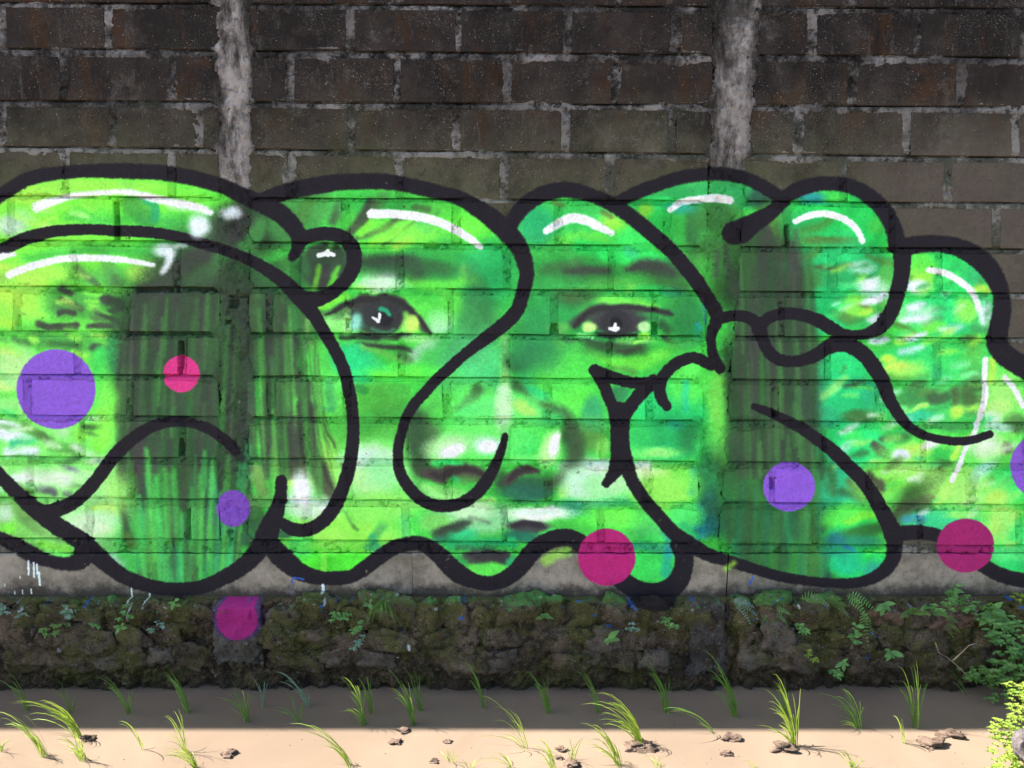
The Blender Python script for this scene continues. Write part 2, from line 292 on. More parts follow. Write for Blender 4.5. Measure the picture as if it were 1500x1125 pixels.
# between the eyes / nose bridge
B(690, 540, 50, 60, (86, 222, 130), 1, .6); B(690, 590, 50, 30, (96, 230, 96), .9, .6); S(P, 9, .95, (738, 495, 10), (740, 540, 12), (738, 580, 20), (738, 612, 16)); S(W, 10, .65, (736, 570), (736, 600), w=14)
B(800, 440, 55, 80, GM, 1, .6); B(800, 520, 50, 60, (52, 180, 98), 1, .6); S(D, 12, .6, (750, 530), (790, 520), (812, 530), w=26); S((66, 130, 68), 10, .6, (812, 500), (815, 545), w=20)
S((64, 90, 62), 10, .75, (700, 572, 16), (690, 585, 14), (672, 600, 8)); S((66, 96, 66), 12, .8, (755, 565, 16), (780, 580, 14), (800, 600, 14)); S(LY, 8, .85, (752, 588), (768, 594), (780, 602), w=10); S((50, 190, 120), 12, .7, (770, 560), (800, 570), w=14)
B(700, 605, 30, 14, (44, 225, 120), .8, .7, ang=-20)
# nose tip and nostrils
B(690, 645, 70, 32, (100, 236, 100), 1, .5); B(660, 658, 22, 13, W, .85, .8, ang=-20); B(718, 655, 16, 10, W, .95, .8); B(806, 660, 14, 24, (170, 240, 140), .9, .8, ang=15); B(812, 655, 7, 14, W, .85, .8, ang=15)
B(762, 650, 26, 22, (56, 215, 105), .9, .6); B(620, 640, 26, 30, (86, 110, 76), .85, .6, ang=20); S((74, 100, 70), 10, .8, (610, 610), (612, 650), (618, 680), w=22)
S((82, 74, 70), 9, .95, (612, 680, 14), (626, 692, 18), (645, 696, 22), (655, 690, 16), (672, 690, 20), (695, 693, 18), (712, 705, 16))
S((60, 220, 110), 5, .8, (640, 680), (655, 676), (668, 680), w=9); B(690, 700, 26, 8, (96, 150, 78), .6); S((50, 200, 120), 4, .8, (662, 700), (672, 702), w=5)
S((84, 76, 74), 6, .95, (735, 710, 12), (750, 698, 13), (765, 688, 13), (780, 690, 10), (788, 693, 5)); S((66, 112, 72), 12, .85, (735, 700), (760, 715), (800, 715), w=24); B(770, 715, 34, 15, (50, 125, 96), .8, .6)
S((72, 90, 64), 12, .85, (835, 630, 22), (845, 660, 22), (835, 680, 18), (820, 700, 15), (806, 712, 10)); B(865, 640, 24, 20, (110, 180, 84), .9, .6); B(830, 632, 10, 18, D, .6)
B(650, 722, 34, 12, (130, 215, 110), .95, .6); S(P, 6, .85, (620, 712), (640, 726), (665, 728), w=8); S((96, 220, 90), 8, .9, (700, 728), (720, 740), w=14)
# right cheek
B(860, 700, 38, 30, (150, 240, 160), 1, .6); B(842, 708, 14, 24, W, .8, .9, ang=35); B(866, 682, 40, 8, W, .75, .8); S((180, 255, 110), 8, .8, (822, 725), (830, 712), w=12); B(885, 655, 10, 14, (150, 250, 110), .8, .8)
S((70, 220, 90), 7, .85, (745, 722), (765, 725), (785, 735), w=8)
# lips, chin
B(700, 760, 70, 22, (140, 220, 150), 1, .6); B(790, 757, 36, 10, (220, 250, 210), 1, .7); B(690, 750, 30, 12, (190, 230, 180), .8, .7); B(640, 765, 24, 14, (120, 210, 96), .9, .6)
S((70, 90, 68), 10, .85, (640, 782, 14), (655, 776, 14), (672, 768, 12), (690, 765, 6)); S((42, 120, 96), 8, .8, (640, 790), (660, 788), w=12); B(680, 783, 20, 10, (50, 200, 130), .9, .7); S((96, 104, 96), 8, .6, (690, 757), (715, 765), w=5)
S((72, 66, 76), 9, .95, (750, 772, 9), (768, 768, 14), (788, 770, 12), (800, 775, 6)); B(765, 786, 26, 9, (38, 112, 100), .85, .6); S((96, 220, 96), 6, .8, (815, 766), (840, 768), w=14); S((96, 90, 80), 6, .4, (805, 772), (818, 776), w=6)
S((44, 190, 112), 8, .9, (660, 796), (700, 796), (750, 797), w=16); S((60, 130, 84), 5, .7, (672, 802), (720, 805), w=8)
B(710, 820, 44, 10, (74, 78, 74), .95, .5); S((74, 70, 74), 5, .9, (695, 812), (740, 816), w=14); S((56, 200, 90), 7, .9, (664, 816), (680, 826), w=10); B(712, 836, 42, 11, (96, 232, 84), 1, .4); B(750, 822, 8, 7, (50, 210, 130), .8)
B(870, 770, 60, 40, (80, 220, 84), 1, .6); B(850, 745, 40, 12, (46, 150, 128), .75, .8); S((60, 140, 170), 6, .5, (845, 738), (885, 742), w=10); B(900, 755, 50, 16, (110, 250, 80), .8, .7, ang=20)
B(900, 735, 50, 8, (60, 190, 120), .7); B(950, 770, 30, 24, (80, 200, 110), .8, .7); B(820, 785, 20, 8, (60, 200, 120), .6)
B(955, 820, 40, 34, (66, 222, 96), 1, .4); S((40, 190, 150), 6, .8, (976, 810), (976, 840), w=14); S((60, 170, 150), 7, .6, (930, 800), (975, 805), w=12); B(980, 800, 8, 18, BL, .45, .8); B(976, 780, 8, 10, (46, 150, 150), .6)
# ---- right half of the face ----------------------------------------------
B(840, 330, 80, 40, (64, 205, 92), 1, .5); B(785, 330, 26, 30, (48, 190, 120), .9, .6); B(900, 330, 22, 12, (150, 235, 70), .9, .8, ang=30); B(855, 350, 44, 12, (100, 225, 80), .9, .7)
B(930, 350, 34, 20, (60, 225, 96), .9, .6); S((110, 120, 66), 5, .6, (810, 297), (830, 300), w=7); S((100, 110, 60), 5, .7, (884, 310), (895, 318), w=8); S((60, 215, 96), 6, .8, (830, 300), (860, 300), w=9)
B(850, 400, 75, 36, GM, 1, .6); S((50, 228, 98), 9, .9, (850, 360), (900, 372), (950, 375), (975, 380), w=22); S((52, 190, 130), 8, .7, (920, 365), (930, 372), w=14); S((80, 130, 76), 10, .7, (800, 395), (845, 385), w=14)
S((78, 84, 74), 10, .9, (826, 397, 6), (850, 396, 13), (890, 396, 11)); S((74, 80, 74), 10, .95, (918, 394, 8), (940, 390, 18), (960, 392, 22), (985, 402, 10)); S((84, 130, 72), 9, .6, (965, 412), (995, 418), (1005, 420), w=12)
B(900, 418, 44, 12, (96, 205, 84), .8, .7); B(925, 425, 8, 8, (170, 230, 80), .7); B(955, 425, 28, 10, (50, 225, 96), .9, .7); B(985, 428, 20, 8, (46, 190, 150), .6)
B(900, 465, 95, 40, (58, 190, 88), 1, .5); S((120, 235, 84), 8, .9, (850, 452, 8), (875, 442, 12), (905, 440, 13), (940, 444, 9), (962, 450, 6)); S((84, 110, 70), 12, .8, (818, 438), (840, 436), w=10); S((60, 190, 96), 9, .8, (830, 470), (850, 450), (870, 446), w=8)
S((78, 76, 76), 5, .95, (842, 478, 8), (852, 466, 13), (868, 456, 14), (890, 452, 12), (930, 452, 10), (955, 454, 8), (975, 458, 9), (984, 461, 4)); S((66, 150, 84), 6, .8, (940, 462), (965, 468), (985, 480), w=8)
B(905, 472, 42, 18, (76, 74, 78), 1, .25); B(900, 478, 22, 10, (66, 96, 70), .6, .6); B(862, 478, 10, 8, (180, 245, 130), 1, .6); S((130, 245, 150), 3, .95, (850, 492, 9), (865, 496, 8), (873, 498, 3)); B(944, 478, 9, 8, (170, 240, 150), .95, .7)
S((50, 62, 54), 4, .95, (878, 492, 6), (905, 493, 8), (930, 492, 6)); S((150, 245, 80), 4, .95, (938, 492, 8), (945, 490, 9)); S((110, 235, 96), 4, .85, (922, 506, 3), (935, 502, 7), (955, 497, 6)); S((80, 70, 80), 5, .8, (972, 494), (988, 500), w=7); S(D, 7, .7, (970, 475), (980, 485), w=12)
S((80, 76, 84), 5, .9, (820, 492, 8), (835, 500, 8), (842, 500, 6)); S((60, 96, 66), 8, .85, (862, 505), (885, 508), (900, 505), w=12); S((70, 82, 62), 6, .9, (905, 514, 6), (925, 513, 9), (940, 512, 5)); S((66, 116, 66), 9, .7, (900, 508), (940, 512), w=18); B(818, 482, 16, 10, (170, 235, 96), .8, .8); B(818, 505, 8, 12, (150, 220, 80), .7)
S((112, 232, 78), 10, .9, (865, 520, 10), (900, 530, 18), (940, 532, 22), (975, 518, 14)); S((84, 190, 74), 10, .7, (985, 500), (1000, 510), w=14); S((96, 160, 76), 8, .7, (900, 540), (930, 545), w=8)
B(1010, 470, 24, 40, (52, 176, 88), .95, .6); S(T, 5, .7, (1018, 475), (1022, 500), w=9); B(1008, 500, 22, 10, (72, 195, 90), .8, .6); S(BL, 4, .6, (1030, 445), (1032, 470), w=4); S((30, 190, 200), 3, .6, (1020, 473), (1024, 480), w=6)
# right cheek up to V
B(830, 560, 50, 60, (84, 226, 84), 1, .6); B(850, 590, 30, 20, (100, 250, 80), .8, .7); B(868, 600, 16, 20, (60, 170, 120), .8, .7); B(908, 576, 14, 14, (60, 150, 90), 1, .5)
B(800, 610, 30, 14, (56, 190, 110), .7); B(870, 620, 26, 12, (84, 200, 110), .8); S((40, 205, 130), 9, .7, (776, 570), (800, 580), w=12)
# interior of the C letter
B(980, 600, 60, 50, (50, 222, 118), 1, .4); B(1010, 560, 34, 34, (92, 236, 88), .9, .6); S((44, 215, 160), 6, .7, (1004, 560), (1006, 600), w=10); S((110, 246, 84), 8, .95, (1053, 560, 18), (1048, 600, 18), (1050, 640, 14)); S(L, 10, .7, (1055, 545), (1062, 560), w=16)
B(980, 645, 60, 32, (48, 190, 104), 1, .5); B(955, 662, 40, 8, (150, 250, 120), .9, .8); S((46, 180, 140), 8, .7, (985, 620), (1000, 625), w=12); B(1010, 645, 18, 22, (50, 150, 84), .7, .7)
B(975, 715, 44, 30, (138, 252, 88), 1, .4); B(945, 690, 30, 12, (220, 250, 190), .95, .7); S(W, 8, .6, (930, 682), (950, 680), w=8); B(1005, 690, 20, 10, (60, 130, 70), .6, .7); S((70, 175, 74), 7, .8, (960, 682), (995, 684), w=8)
B(1040, 660, 22, 40, (60, 200, 92), .95, .5); B(1045, 700, 26, 40, (52, 150, 84), 1, .6); S((44, 160, 140), 8, .85, (1015, 690), (1012, 720), w=12); B(1045, 750, 26, 34, (44, 120, 96), 1, .6); S((30, 140, 190), 8, .6, (1022, 745), (1025, 785), w=14); B(1035, 770, 24, 16, (36, 140, 150), .85, .7)
B(985, 745, 30, 12, (96, 240, 80), .9, .6); B(1005, 755, 26, 20, (76, 220, 104), .95, .5); S((44, 190, 110), 6, .8, (1000, 770), (1020, 785), w=12); B(1062, 700, 14, 60, (56, 140, 70), .9, .5)
# dark hair right of the second column
B(1130, 560, 75, 100, (56, 90, 58), 1, .3); B(1130, 660, 80, 80, (56, 106, 62), 1, .3); B(1150, 760, 100, 60, (48, 112, 66), 1, .3); B(1180, 820, 110, 35, (60, 150, 66), 1, .35); B(1110, 400, 70, 70, (58, 98, 60), 1, .4)
B(1050, 285, 110, 22, (52, 175, 92), 1, .5); B(1120, 290, 24, 16, (54, 90, 80), .85, .6); B(960, 300, 40, 14, (50, 212, 104), 1, .6); B(1000, 340, 40, 34, (60, 190, 76), 1, .5); B(1015, 335, 12, 30, (58, 112, 70), .8, .7)
B(1050, 320, 36, 26, (64, 138, 66), 1, .6); B(1045, 370, 44, 26, (66, 140, 66), 1, .6); B(1035, 400, 22, 26, (70, 180, 70), .8, .7); B(945, 310, 12, 12, (150, 230, 70), .9, .7); B(995, 305, 22, 8, (40, 160, 170), .6); B(965, 330, 20, 22, (50, 215, 90), .9, .6)
B(1135, 320, 24, 24, (96, 160, 66), .9, .6); S((60, 170, 110), 8, .7, (1150, 300), (1148, 312), w=12)
for x0, y0, x1, y1, w_, c_, a_ in [(1045, 360, 1052, 430, 14, (72, 140, 68), .7), (1062, 360, 1075, 425, 7, (76, 78, 78), .8), (1050, 370, 1048, 400, 8, (78, 80, 80), .6), (1118, 330, 1128, 380, 20, (70, 74, 72), .85), (1122, 380, 1130, 440, 22, (72, 74, 74), .85),
        (1095, 370, 1096, 425, 20, (70, 130, 66), .7), (1145, 375, 1150, 430, 12, (66, 80, 66), .8), (1155, 380, 1156, 440, 14, (70, 76, 70), .6), (1140, 330, 1145, 360, 14, (84, 140, 66), .8), (1105, 440, 1105, 460, 14, (70, 130, 70), .7), (1130, 435, 1135, 455, 22, (78, 82, 74), .6),
        (1100, 500, 1098, 560, 20, (74, 76, 74), .8), (1085, 480, 1085, 530, 12, (64, 120, 66), .7), (1165, 500, 1168, 560, 26, (76, 70, 76), .85), (1150, 485, 1150, 510, 22, (76, 88, 70), .8), (1132, 540, 1130, 600, 18, (66, 130, 66), .8), (1172, 570, 1180, 640, 18, (74, 68, 74), .9), (1100, 570, 1104, 600, 20, (72, 78, 72), .8),
        (1190, 560, 1200, 600, 12, (84, 150, 62), .9), (1192, 540, 1196, 560, 12, (110, 170, 70), .6), (1080, 640, 1078, 670, 14, (72, 76, 74), .7), (1110, 650, 1120, 680, 26, (74, 150, 66), .8), (1185, 630, 1186, 670, 14, (78, 76, 76), .9), (1150, 630, 1150, 660, 26, (66, 110, 66), .7),
        (1085, 690, 1085, 730, 12, (66, 116, 64), .8), (1100, 700, 1110, 735, 20, (72, 150, 66), .8), (1202, 690, 1204, 740, 14, (64, 96, 66), .9), (1070, 745, 1072, 790, 12, (56, 110, 66), .9), (1100, 750, 1096, 790, 10, (50, 175, 110), .7), (1120, 750, 1118, 795, 18, (66, 140, 66), .7),
        (1150, 750, 1148, 795, 16, (48, 165, 112), .8), (1170, 755, 1168, 790, 14, (56, 110, 68), .7), (1185, 750, 1182, 795, 8, (50, 165, 120), .7), (1205, 750, 1204, 790, 12, (52, 90, 62), .7), (1110, 805, 1100, 820, 26, (66, 160, 66), .8), (1185, 815, 1178, 845, 10, (64, 180, 100), .8), (1205, 815, 1202, 848, 12, (74, 125, 62), .9), (1216, 815, 1212, 848, 8, (44, 90, 90), .9),
        (1060, 640, 1062, 680, 10, (90, 190, 76), .8), (1075, 800, 1140, 806, 12, (64, 160, 100), .6)]:
    S(c_, 8, a_, (x0, y0), ((x0 + x1) / 2, (y0 + y1) / 2), (x1, y1), w=w_)
# hump 4
B(1230, 330, 80, 50, (44, 218, 96), 1, .3); B(1190, 288, 20, 10, (44, 150, 170), .8, .8); B(1215, 292, 22, 8, (40, 150, 160), .5); B(1225, 290, 16, 8, (80, 232, 76), .8); B(1180, 330, 30, 20, (52, 190, 100), .9, .6); B(1235, 350, 30, 16, (48, 215, 110), .9, .6)
S((80, 160, 70), 9, .85, (1175, 340), (1195, 332), (1215, 322), w=12); B(1210, 353, 40, 7, (96, 130, 62), .9, .7); B(1285, 330, 14, 14, (80, 200, 76), .7)
B(1235, 400, 80, 44, (52, 186, 104), 1, .4); B(1215, 380, 60, 12, (44, 215, 120), .9, .8, ang=-8); S((84, 150, 66), 9, .8, (1160, 385), (1185, 375), (1200, 365), w=9); S((92, 140, 66), 8, .8, (1270, 375, 4), (1290, 381, 8), (1310, 388, 9)); S((96, 100, 64), 7, .8, (1195, 390, 8), (1225, 392, 8), (1255, 388, 4)); B(1185, 410, 20, 18, (80, 160, 80), .8, .7)
B(1265, 392, 18, 9, (190, 235, 220), .85, .8); B(1270, 418, 18, 10, W, 1, .6); B(1245, 420, 20, 8, (110, 235, 140), .8); B(1300, 405, 12, 18, (110, 210, 90), .7); S((80, 150, 70), 7, .7, (1255, 402), (1285, 408), w=4)
B(1225, 450, 55, 32, (46, 214, 118), 1, .35); B(1255, 450, 22, 20, (140, 235, 80), .9, .7); S(W, 6, .95, (1268, 444, 10), (1285, 438, 13), (1297, 432, 10)); S((100, 120, 66), 7, .8, (1260, 446), (1280, 455), w=5); S(Y, 6, .7, (1262, 460), (1275, 455), w=8); S(W, 6, .95, (1268, 474, 9), (1280, 468, 10), (1290, 460, 6)); B(1240, 466, 22, 8, (96, 140, 66), .7, .7, ang=20); B(1262, 477, 14, 6, (60, 210, 100), .9)
B(1200, 478, 26, 14, (50, 205, 110), 1, .35); S((110, 150, 60), 5, .8, (1180, 475), (1182, 500), w=7)
B(1225, 540, 50, 36, (46, 218, 122), 1, .3); S((90, 150, 66), 4, .7, (1232, 548), (1236, 538), w=4)
B(1235, 590, 70, 40, (44, 205, 122), 1, .35); S((150, 245, 130), 8, .9, (1238, 555, 8), (1222, 568, 14), (1205, 582, 10)); B(1280, 580, 18, 22, (42, 180, 140), .8, .7); B(1210, 610, 20, 16, (60, 175, 130), .6); B(1262, 610, 26, 10, (84, 120, 62), .8, .7); S((90, 210, 80), 5, .7, (1250, 566), (1280, 568), w=6); B(1290, 608, 8, 10, P, .8)
B(1250, 655, 60, 32, (44, 222, 118), 1, .35); B(1250, 640, 12, 12, (80, 235, 90), .6); S((180, 250, 140), 5, .9, (1278, 675), (1305, 676), w=7); S((78, 68, 68), 5, .95, (1278, 652, 8), (1290, 660, 14), (1303, 669, 9)); S((76, 90, 66), 7, .8, (1290, 645), (1310, 640), (1325, 636), w=10)
B(1235, 715, 45, 40, (48, 190, 130), 1, .5); S((66, 120, 66), 9, .7, (1215, 690), (1220, 720), w=14); S((84, 68, 66), 9, .85, (1245, 706, 8), (1260, 718, 14), (1268, 725, 10)); S(D, 9, .7, (1235, 720), (1262, 728), w=12); S((46, 170, 140), 6, .7, (1215, 672), (1228, 685), w=12)
B(1250, 760, 46, 22, (90, 235, 84), 1, .5); B(1245, 775, 40, 10, (52, 220, 100), .9, .7, ang=-15); S(L, 7, .9, (1240, 765, 10), (1260, 757, 14), (1280, 752, 10)); B(1265, 780, 40, 10, (60, 130, 66), .9, .7, ang=-10); B(1250, 795, 40, 10, (46, 150, 110), .95, .7); B(1225, 790, 12, 12, (40, 120, 150), .6)
B(1260, 825, 50, 24, (44, 216, 96), 1, .35); B(1240, 825, 24, 16, (36, 196, 140), .9, .7); B(1225, 808, 30, 8, (44, 170, 130), .8); B(1280, 835, 16, 14, (44, 150, 150), .7, .8); S((96, 246, 90), 4, .8, (1270, 810), (1296, 808), w=5); S((46, 120, 210), 4, .7, (1238, 800), (1248, 805), w=5)
# hump 5 and the far right
B(1390, 420, 70, 60, (48, 218, 102), 1, .35); B(1350, 405, 20, 26, (150, 240, 70), .9, .7); B(1350, 385, 20, 12, (92, 235, 76), .8); B(1342, 420, 20, 10, W, .95, .6); B(1425, 400, 16, 14, (60, 180, 120), .8, .8); S((180, 240, 84), 5, .95, (1432, 422), (1448, 424), w=11); B(1405, 400, 22, 14, (48, 205, 100), .8)
B(1390, 460, 60, 30, (48, 220, 116), 1, .5); S(W, 6, .95, (1330, 450, 9), (1345, 446, 12), (1350, 444, 9)); S(W, 7, .9, (1322, 470, 7), (1342, 466, 10), (1360, 464, 8)); B(1415, 455, 18, 20, (150, 240, 84), .8, .7); B(1370, 480, 22, 10, (120, 240, 70), .8, .7); S((84, 130, 62), 6, .85, (1312, 474, 5), (1328, 480, 8), (1342, 488, 4)); B(1445, 460, 10, 20, W, .8, .8); B(1435, 480, 14, 8, (66, 150, 90), .7); B(1400, 480, 18, 8, T, .6)
B(1370, 530, 90, 30, (56, 216, 108), 1, .5); S(W, 6, .95, (1275, 499, 9), (1290, 500, 9), (1300, 496, 6)); S(W, 7, .9, (1315, 497, 7), (1335, 494, 12), (1355, 490, 7)); S((190, 235, 230), 8, .9, (1320, 516, 8), (1335, 513, 10), (1350, 510, 7)); B(1300, 526, 12, 7, Y, .85, .7); S(LY, 8, .95, (1298, 540, 9), (1312, 538, 14), (1322, 536, 8)); B(1318, 500, 10, 6, (150, 230, 76), .8)
S((90, 150, 60), 10, .85, (1305, 552), (1330, 553), (1360, 550), w=10); B(1378, 510, 10, 30, (76, 190, 84), .6); B(1372, 545, 8, 14, (46, 160, 120), .8); S((180, 250, 84), 7, .9, (1412, 520, 8), (1422, 508, 12), (1432, 496, 10)); B(1425, 530, 20, 30, (96, 190, 76), .8, .7); B(1395, 525, 20, 16, (60, 220, 100), .8)
B(1370, 590, 90, 30, (70, 200, 96), 1, .5); B(1355, 580, 36, 12, (90, 140, 74), .85, .6, ang=-10); B(1375, 583, 18, 10, (72, 110, 74), .9, .6); B(1430, 575, 26, 32, (80, 120, 66), .95, .6); S((96, 84, 66), 9, .7, (1400, 570), (1400, 590), w=10); B(1402, 604, 14, 9, LY, .95, .7, ang=-25); S((170, 250, 110), 4, .95, (1332, 603, 3), (1345, 598, 8), (1358, 594, 8)); B(1340, 610, 30, 8, (46, 190, 140), .9, .7); B(1382, 612, 12, 12, (80, 220, 110), .8)
B(1320, 600, 10, 6, P, .7); B(1385, 625, 40, 6, (76, 170, 90), .8); B(1310, 635, 16, 6, (60, 180, 80), .8)
B(1480, 600, 40, 70, (110, 236, 96), 1, .5); S((196, 255, 80), 5, .95, (1455, 530), (1453, 560), w=10); S((120, 246, 110), 7, .9, (1475, 560), (1470, 590), w=16); B(1462, 598, 18, 12, (170, 245, 130), .9); B(1490, 620, 20, 14, (76, 120, 70), .85, .7); B(1455, 612, 12, 10, W, .8, .8); B(1462, 626, 20, 7, (190, 235, 220), .8)
B(1380, 665, 90, 26, (110, 236, 96), 1, .5); B(1340, 660, 26, 10, LY, .85, .7, ang=-20); B(1320, 668, 13, 10, W, 1, .5); B(1363, 652, 14, 9, (235, 240, 235), .95, .6, ang=-20); B(1345, 672, 8, 12, T, .7); B(1380, 670, 18, 14, (60, 205, 90), .85); B(1385, 678, 18, 5, (80, 120, 66), .6)
B(1470, 655, 14, 12, (92, 80, 64), .85, .7); B(1450, 660, 20, 20, (180, 245, 140), .85, .6); B(1450, 645, 12, 12, (200, 240, 200), .6); B(1475, 675, 26, 10, (96, 226, 84), .9); S(LY, 4, .9, (1398, 670), (1404, 655), w=8)
B(1310, 710, 60, 34, (130, 232, 90), 1, .45); S(W, 5, .95, (1295, 691, 3), (1312, 691, 6), (1325, 690, 4)); S(W, 7, 1, (1332, 704, 7), (1345, 702, 13), (1352, 699, 13)); B(1310, 702, 14, 14, L, .85, .6); S((84, 84, 66), 7, .9, (1275, 695, 10), (1288, 708, 18), (1292, 715, 12)); B(1345, 735, 46, 24, (80, 130, 66), 1, .6, ang=-30); B(1370, 700, 16, 22, (76, 110, 66), .9, .6, ang=35); B(1362, 732, 12, 7, (76, 62, 62), .85, .8)
S((110, 245, 96), 9, .8, (1300, 735), (1315, 725), w=14); B(1325, 752, 36, 12, (78, 96, 64), .95, .6, ang=-30); S((160, 246, 90), 7, .95, (1400, 695, 12), (1388, 720, 18), (1376, 738, 12)); B(1425, 715, 34, 26, (130, 240, 110), .9, .6); B(1440, 690, 24, 10, (170, 230, 210), .85, .8, ang=-35); S((150, 220, 180), 6, .6, (1428, 700), (1422, 740), w=9)
B(1480, 710, 30, 24, (60, 226, 112), 1, .6); B(1460, 728, 16, 12, LY, .95, .7); B(1470, 750, 18, 10, (160, 250, 96), .9); B(1380, 768, 60, 22, (56, 200, 130), 1, .5); S((60, 150, 190), 6, .7, (1325, 762), (1350, 760), w=12); S(W, 4, .7, (1346, 754), (1357, 748), w=6); B(1410, 755, 24, 6, (150, 240, 100), .8); S((60, 120, 210), 3, .6, (1344, 758), (1345, 768), w=5)
B(1470, 775, 26, 24, (130, 244, 110), 1, .5); B(1458, 770, 8, 14, (190, 255, 100), .7); B(1500, 790, 24, 30, (70, 222, 110), 1, .5); B(1480, 815, 30, 18, (84, 226, 120), 1, .5); B(1490, 830, 30, 8, (50, 212, 110), .9); B(1540, 700, 40, 120, (80, 215, 100), .6, .6)
# lower left letter bottom (second letter belly)
B(480, 820, 70, 20, (86, 236, 62), 1, .4); B(440, 800, 20, 20, (80, 215, 96), .9, .6); B(500, 800, 50, 10, (130, 248, 84), .8); S((160, 255, 90), 2, .5, (475, 812), (475, 836), w=9); B(415, 782, 12, 6, (60, 120, 84), .9, .5); B(548, 800, 16, 8, (56, 170, 110), .8)
B(400, 410, 26, 20, (60, 115, 66), .6); B(436, 400, 16, 30, (66, 140, 72), .9, .5)
# small ball
B(475, 390, 36, 36, (66, 92, 70), 1, .15); S((110, 200, 60), 4, .8, (468, 392, 8), (464, 410, 8), (458, 424, 6)); S((100, 215, 64), 4, .9, (496, 392, 6), (490, 405, 10), (482, 416, 7)); S((74, 68, 72), 5, .7, (480, 390), (472, 420), w=9); S((84, 180, 70), 4, .8, (486, 356), (482, 364), w=8); S((66, 130, 72), 6, .7, (445, 372), (450, 400), w=12)

col[...] = col * (1 - .13 * np.clip(fbm(CH, CW, 46, 51, 4) * 2.2 - .75, 0, 1))[..., None]
col[...] = np.clip(col + (fbm(CH, CW, 60, 50, 4)[..., None] - .5) * np.array([.10, .12, .10]), 0, 1)

# ---- hair: long continuous strands over both dark curtains ----------------------
_h = random.Random(4)
def strands(x0, x1, y0, y1, n, pal, lean, wmin=2.5, wmax=9, a0=.35, a1=.75, soft=3.):
    for _ in range(n):
        x = _h.uniform(x0, x1); ya = _h.uniform(y0, y1 - 40); yb = min(y1, ya + _h.uniform(60, 200)); c = pal[_h.randrange(len(pal))]; k = (x - (x0 + x1) / 2) / (x1 - x0)
        wd = _h.uniform(wmin, wmax) * 1.35; pts = [(x + lean(x, ya + (yb - ya) * t) , ya + (yb - ya) * t, wd * (.35 + .65 * math.sin(math.pi * (.1 + .8 * t)))) for t in (0, .25, .5, .75, 1)]
        r = field(pts, 1)
        if r: lay(*r, c, soft * 2.2, _h.uniform(a0, a1) * .8, False, .6)
HD = [(74, 72, 74), (70, 78, 70), (60, 86, 60), (54, 92, 58), (80, 76, 76), (66, 110, 64)]; HL = [(78, 150, 72), (84, 170, 76), (66, 130, 66)]
B(268, 520, 96, 120, (64, 88, 64), .62, .35); B(290, 430, 90, 60, (68, 82, 66), .6, .5); B(345, 560, 26, 150, (70, 78, 70), .7, .5); B(200, 600, 26, 140, (72, 78, 70), .6, .5)
B(1125, 400, 60, 70, (62, 92, 60), .6, .5); B(1132, 560, 72, 120, (60, 92, 60), .65, .35); B(1165, 560, 34, 150, (74, 74, 74), .55, .5); B(1140, 680, 80, 70, (60, 112, 62), .5, .5)
strands(182, 368, 420, 690, 110, HD, lambda x, y: -(y - 430) * .05 * (1 if x < 270 else -.6), 3, 12)
strands(185, 360, 430, 640, 26, HL, lambda x, y: -(y - 430) * .05, 3, 9, .3, .6)
strands(180, 370, 640, 850, 60, HD[1:] + [(56, 130, 80), (52, 130, 100)], lambda x, y: (x - 275) * (y - 640) * -.0012, 3, 9, .3, .6)
strands(180, 370, 640, 850, 40, [(80, 205, 90), (66, 190, 110), (96, 215, 84)], lambda x, y: (x - 275) * (y - 640) * -.0012, 3, 8, .35, .7)
strands(372, 452, 430, 700, 60, HD, lambda x, y: (y - 430) * .04, 3, 9); strands(372, 460, 440, 740, 30, HL + [(110, 200, 84)], lambda x, y: (y - 430) * .05, 2.5, 7, .35, .7)
strands(1082, 1200, 320, 700, 100, HD, lambda x, y: (y - 500) * .02, 3, 12); strands(1085, 1205, 340, 700, 22, HL, lambda x, y: (y - 500) * .02, 3, 8, .3, .55)
strands(1075, 1215, 690, 850, 60, [(56, 96, 60), (60, 130, 66), (52, 150, 96), (74, 140, 66), (48, 120, 80)], lambda x, y: -(y - 690) * .04, 4, 11, .35, .65)
for x, y, k in [(452, 505, 1.), (466, 520, .8), (458, 560, .9), (474, 600, .7)]:
    S((74, 84, 64), 3, .4, (x, y, 2), (x + 6, y + 60, 3), (x + 20, y + 120, 2.5), (x + 36, y + 165, 1))
# ---- lime, white and dark paint dapples at both ends ---------------------------------------------
def dapples(x0, x1, y0, y1, n, pal, ang, amp=1.):
    for _ in range(n):
        x = _h.uniform(x0, x1); y = _h.uniform(y0, y1); l = _h.uniform(4, 15) * amp; w_ = _h.uniform(5, 12) * amp; a = math.radians(ang + _h.uniform(-16, 16))
        S(pal[_h.randrange(len(pal))], 8, _h.uniform(.35, .8), (x - math.cos(a) * l, y - math.sin(a) * l, w_ * .6), (x, y, w_), (x + math.cos(a) * l, y + math.sin(a) * l, w_ * .5))
dapples(0, 150, 390, 520, 46, [(176, 255, 90), (150, 255, 80), (210, 255, 110), (80, 150, 70), (90, 110, 80), (120, 240, 80)], 18)
dapples(0, 150, 590, 730, 44, [(190, 250, 160), (226, 246, 232), (110, 235, 90), (84, 190, 80), (84, 120, 74), (150, 250, 120)], 8)
dapples(0, 130, 300, 335, 16, [(170, 255, 90), (200, 255, 150), (140, 250, 80)], 0)
dapples(1210, 1300, 380, 470, 18, [(80, 235, 120), (150, 240, 100), (226, 246, 232), (60, 150, 80)], -18, .8); dapples(1320, 1450, 400, 620, 46, [(90, 240, 110), (170, 250, 90), (226, 246, 232), (60, 160, 84), (50, 200, 120), (84, 110, 66)], -16)
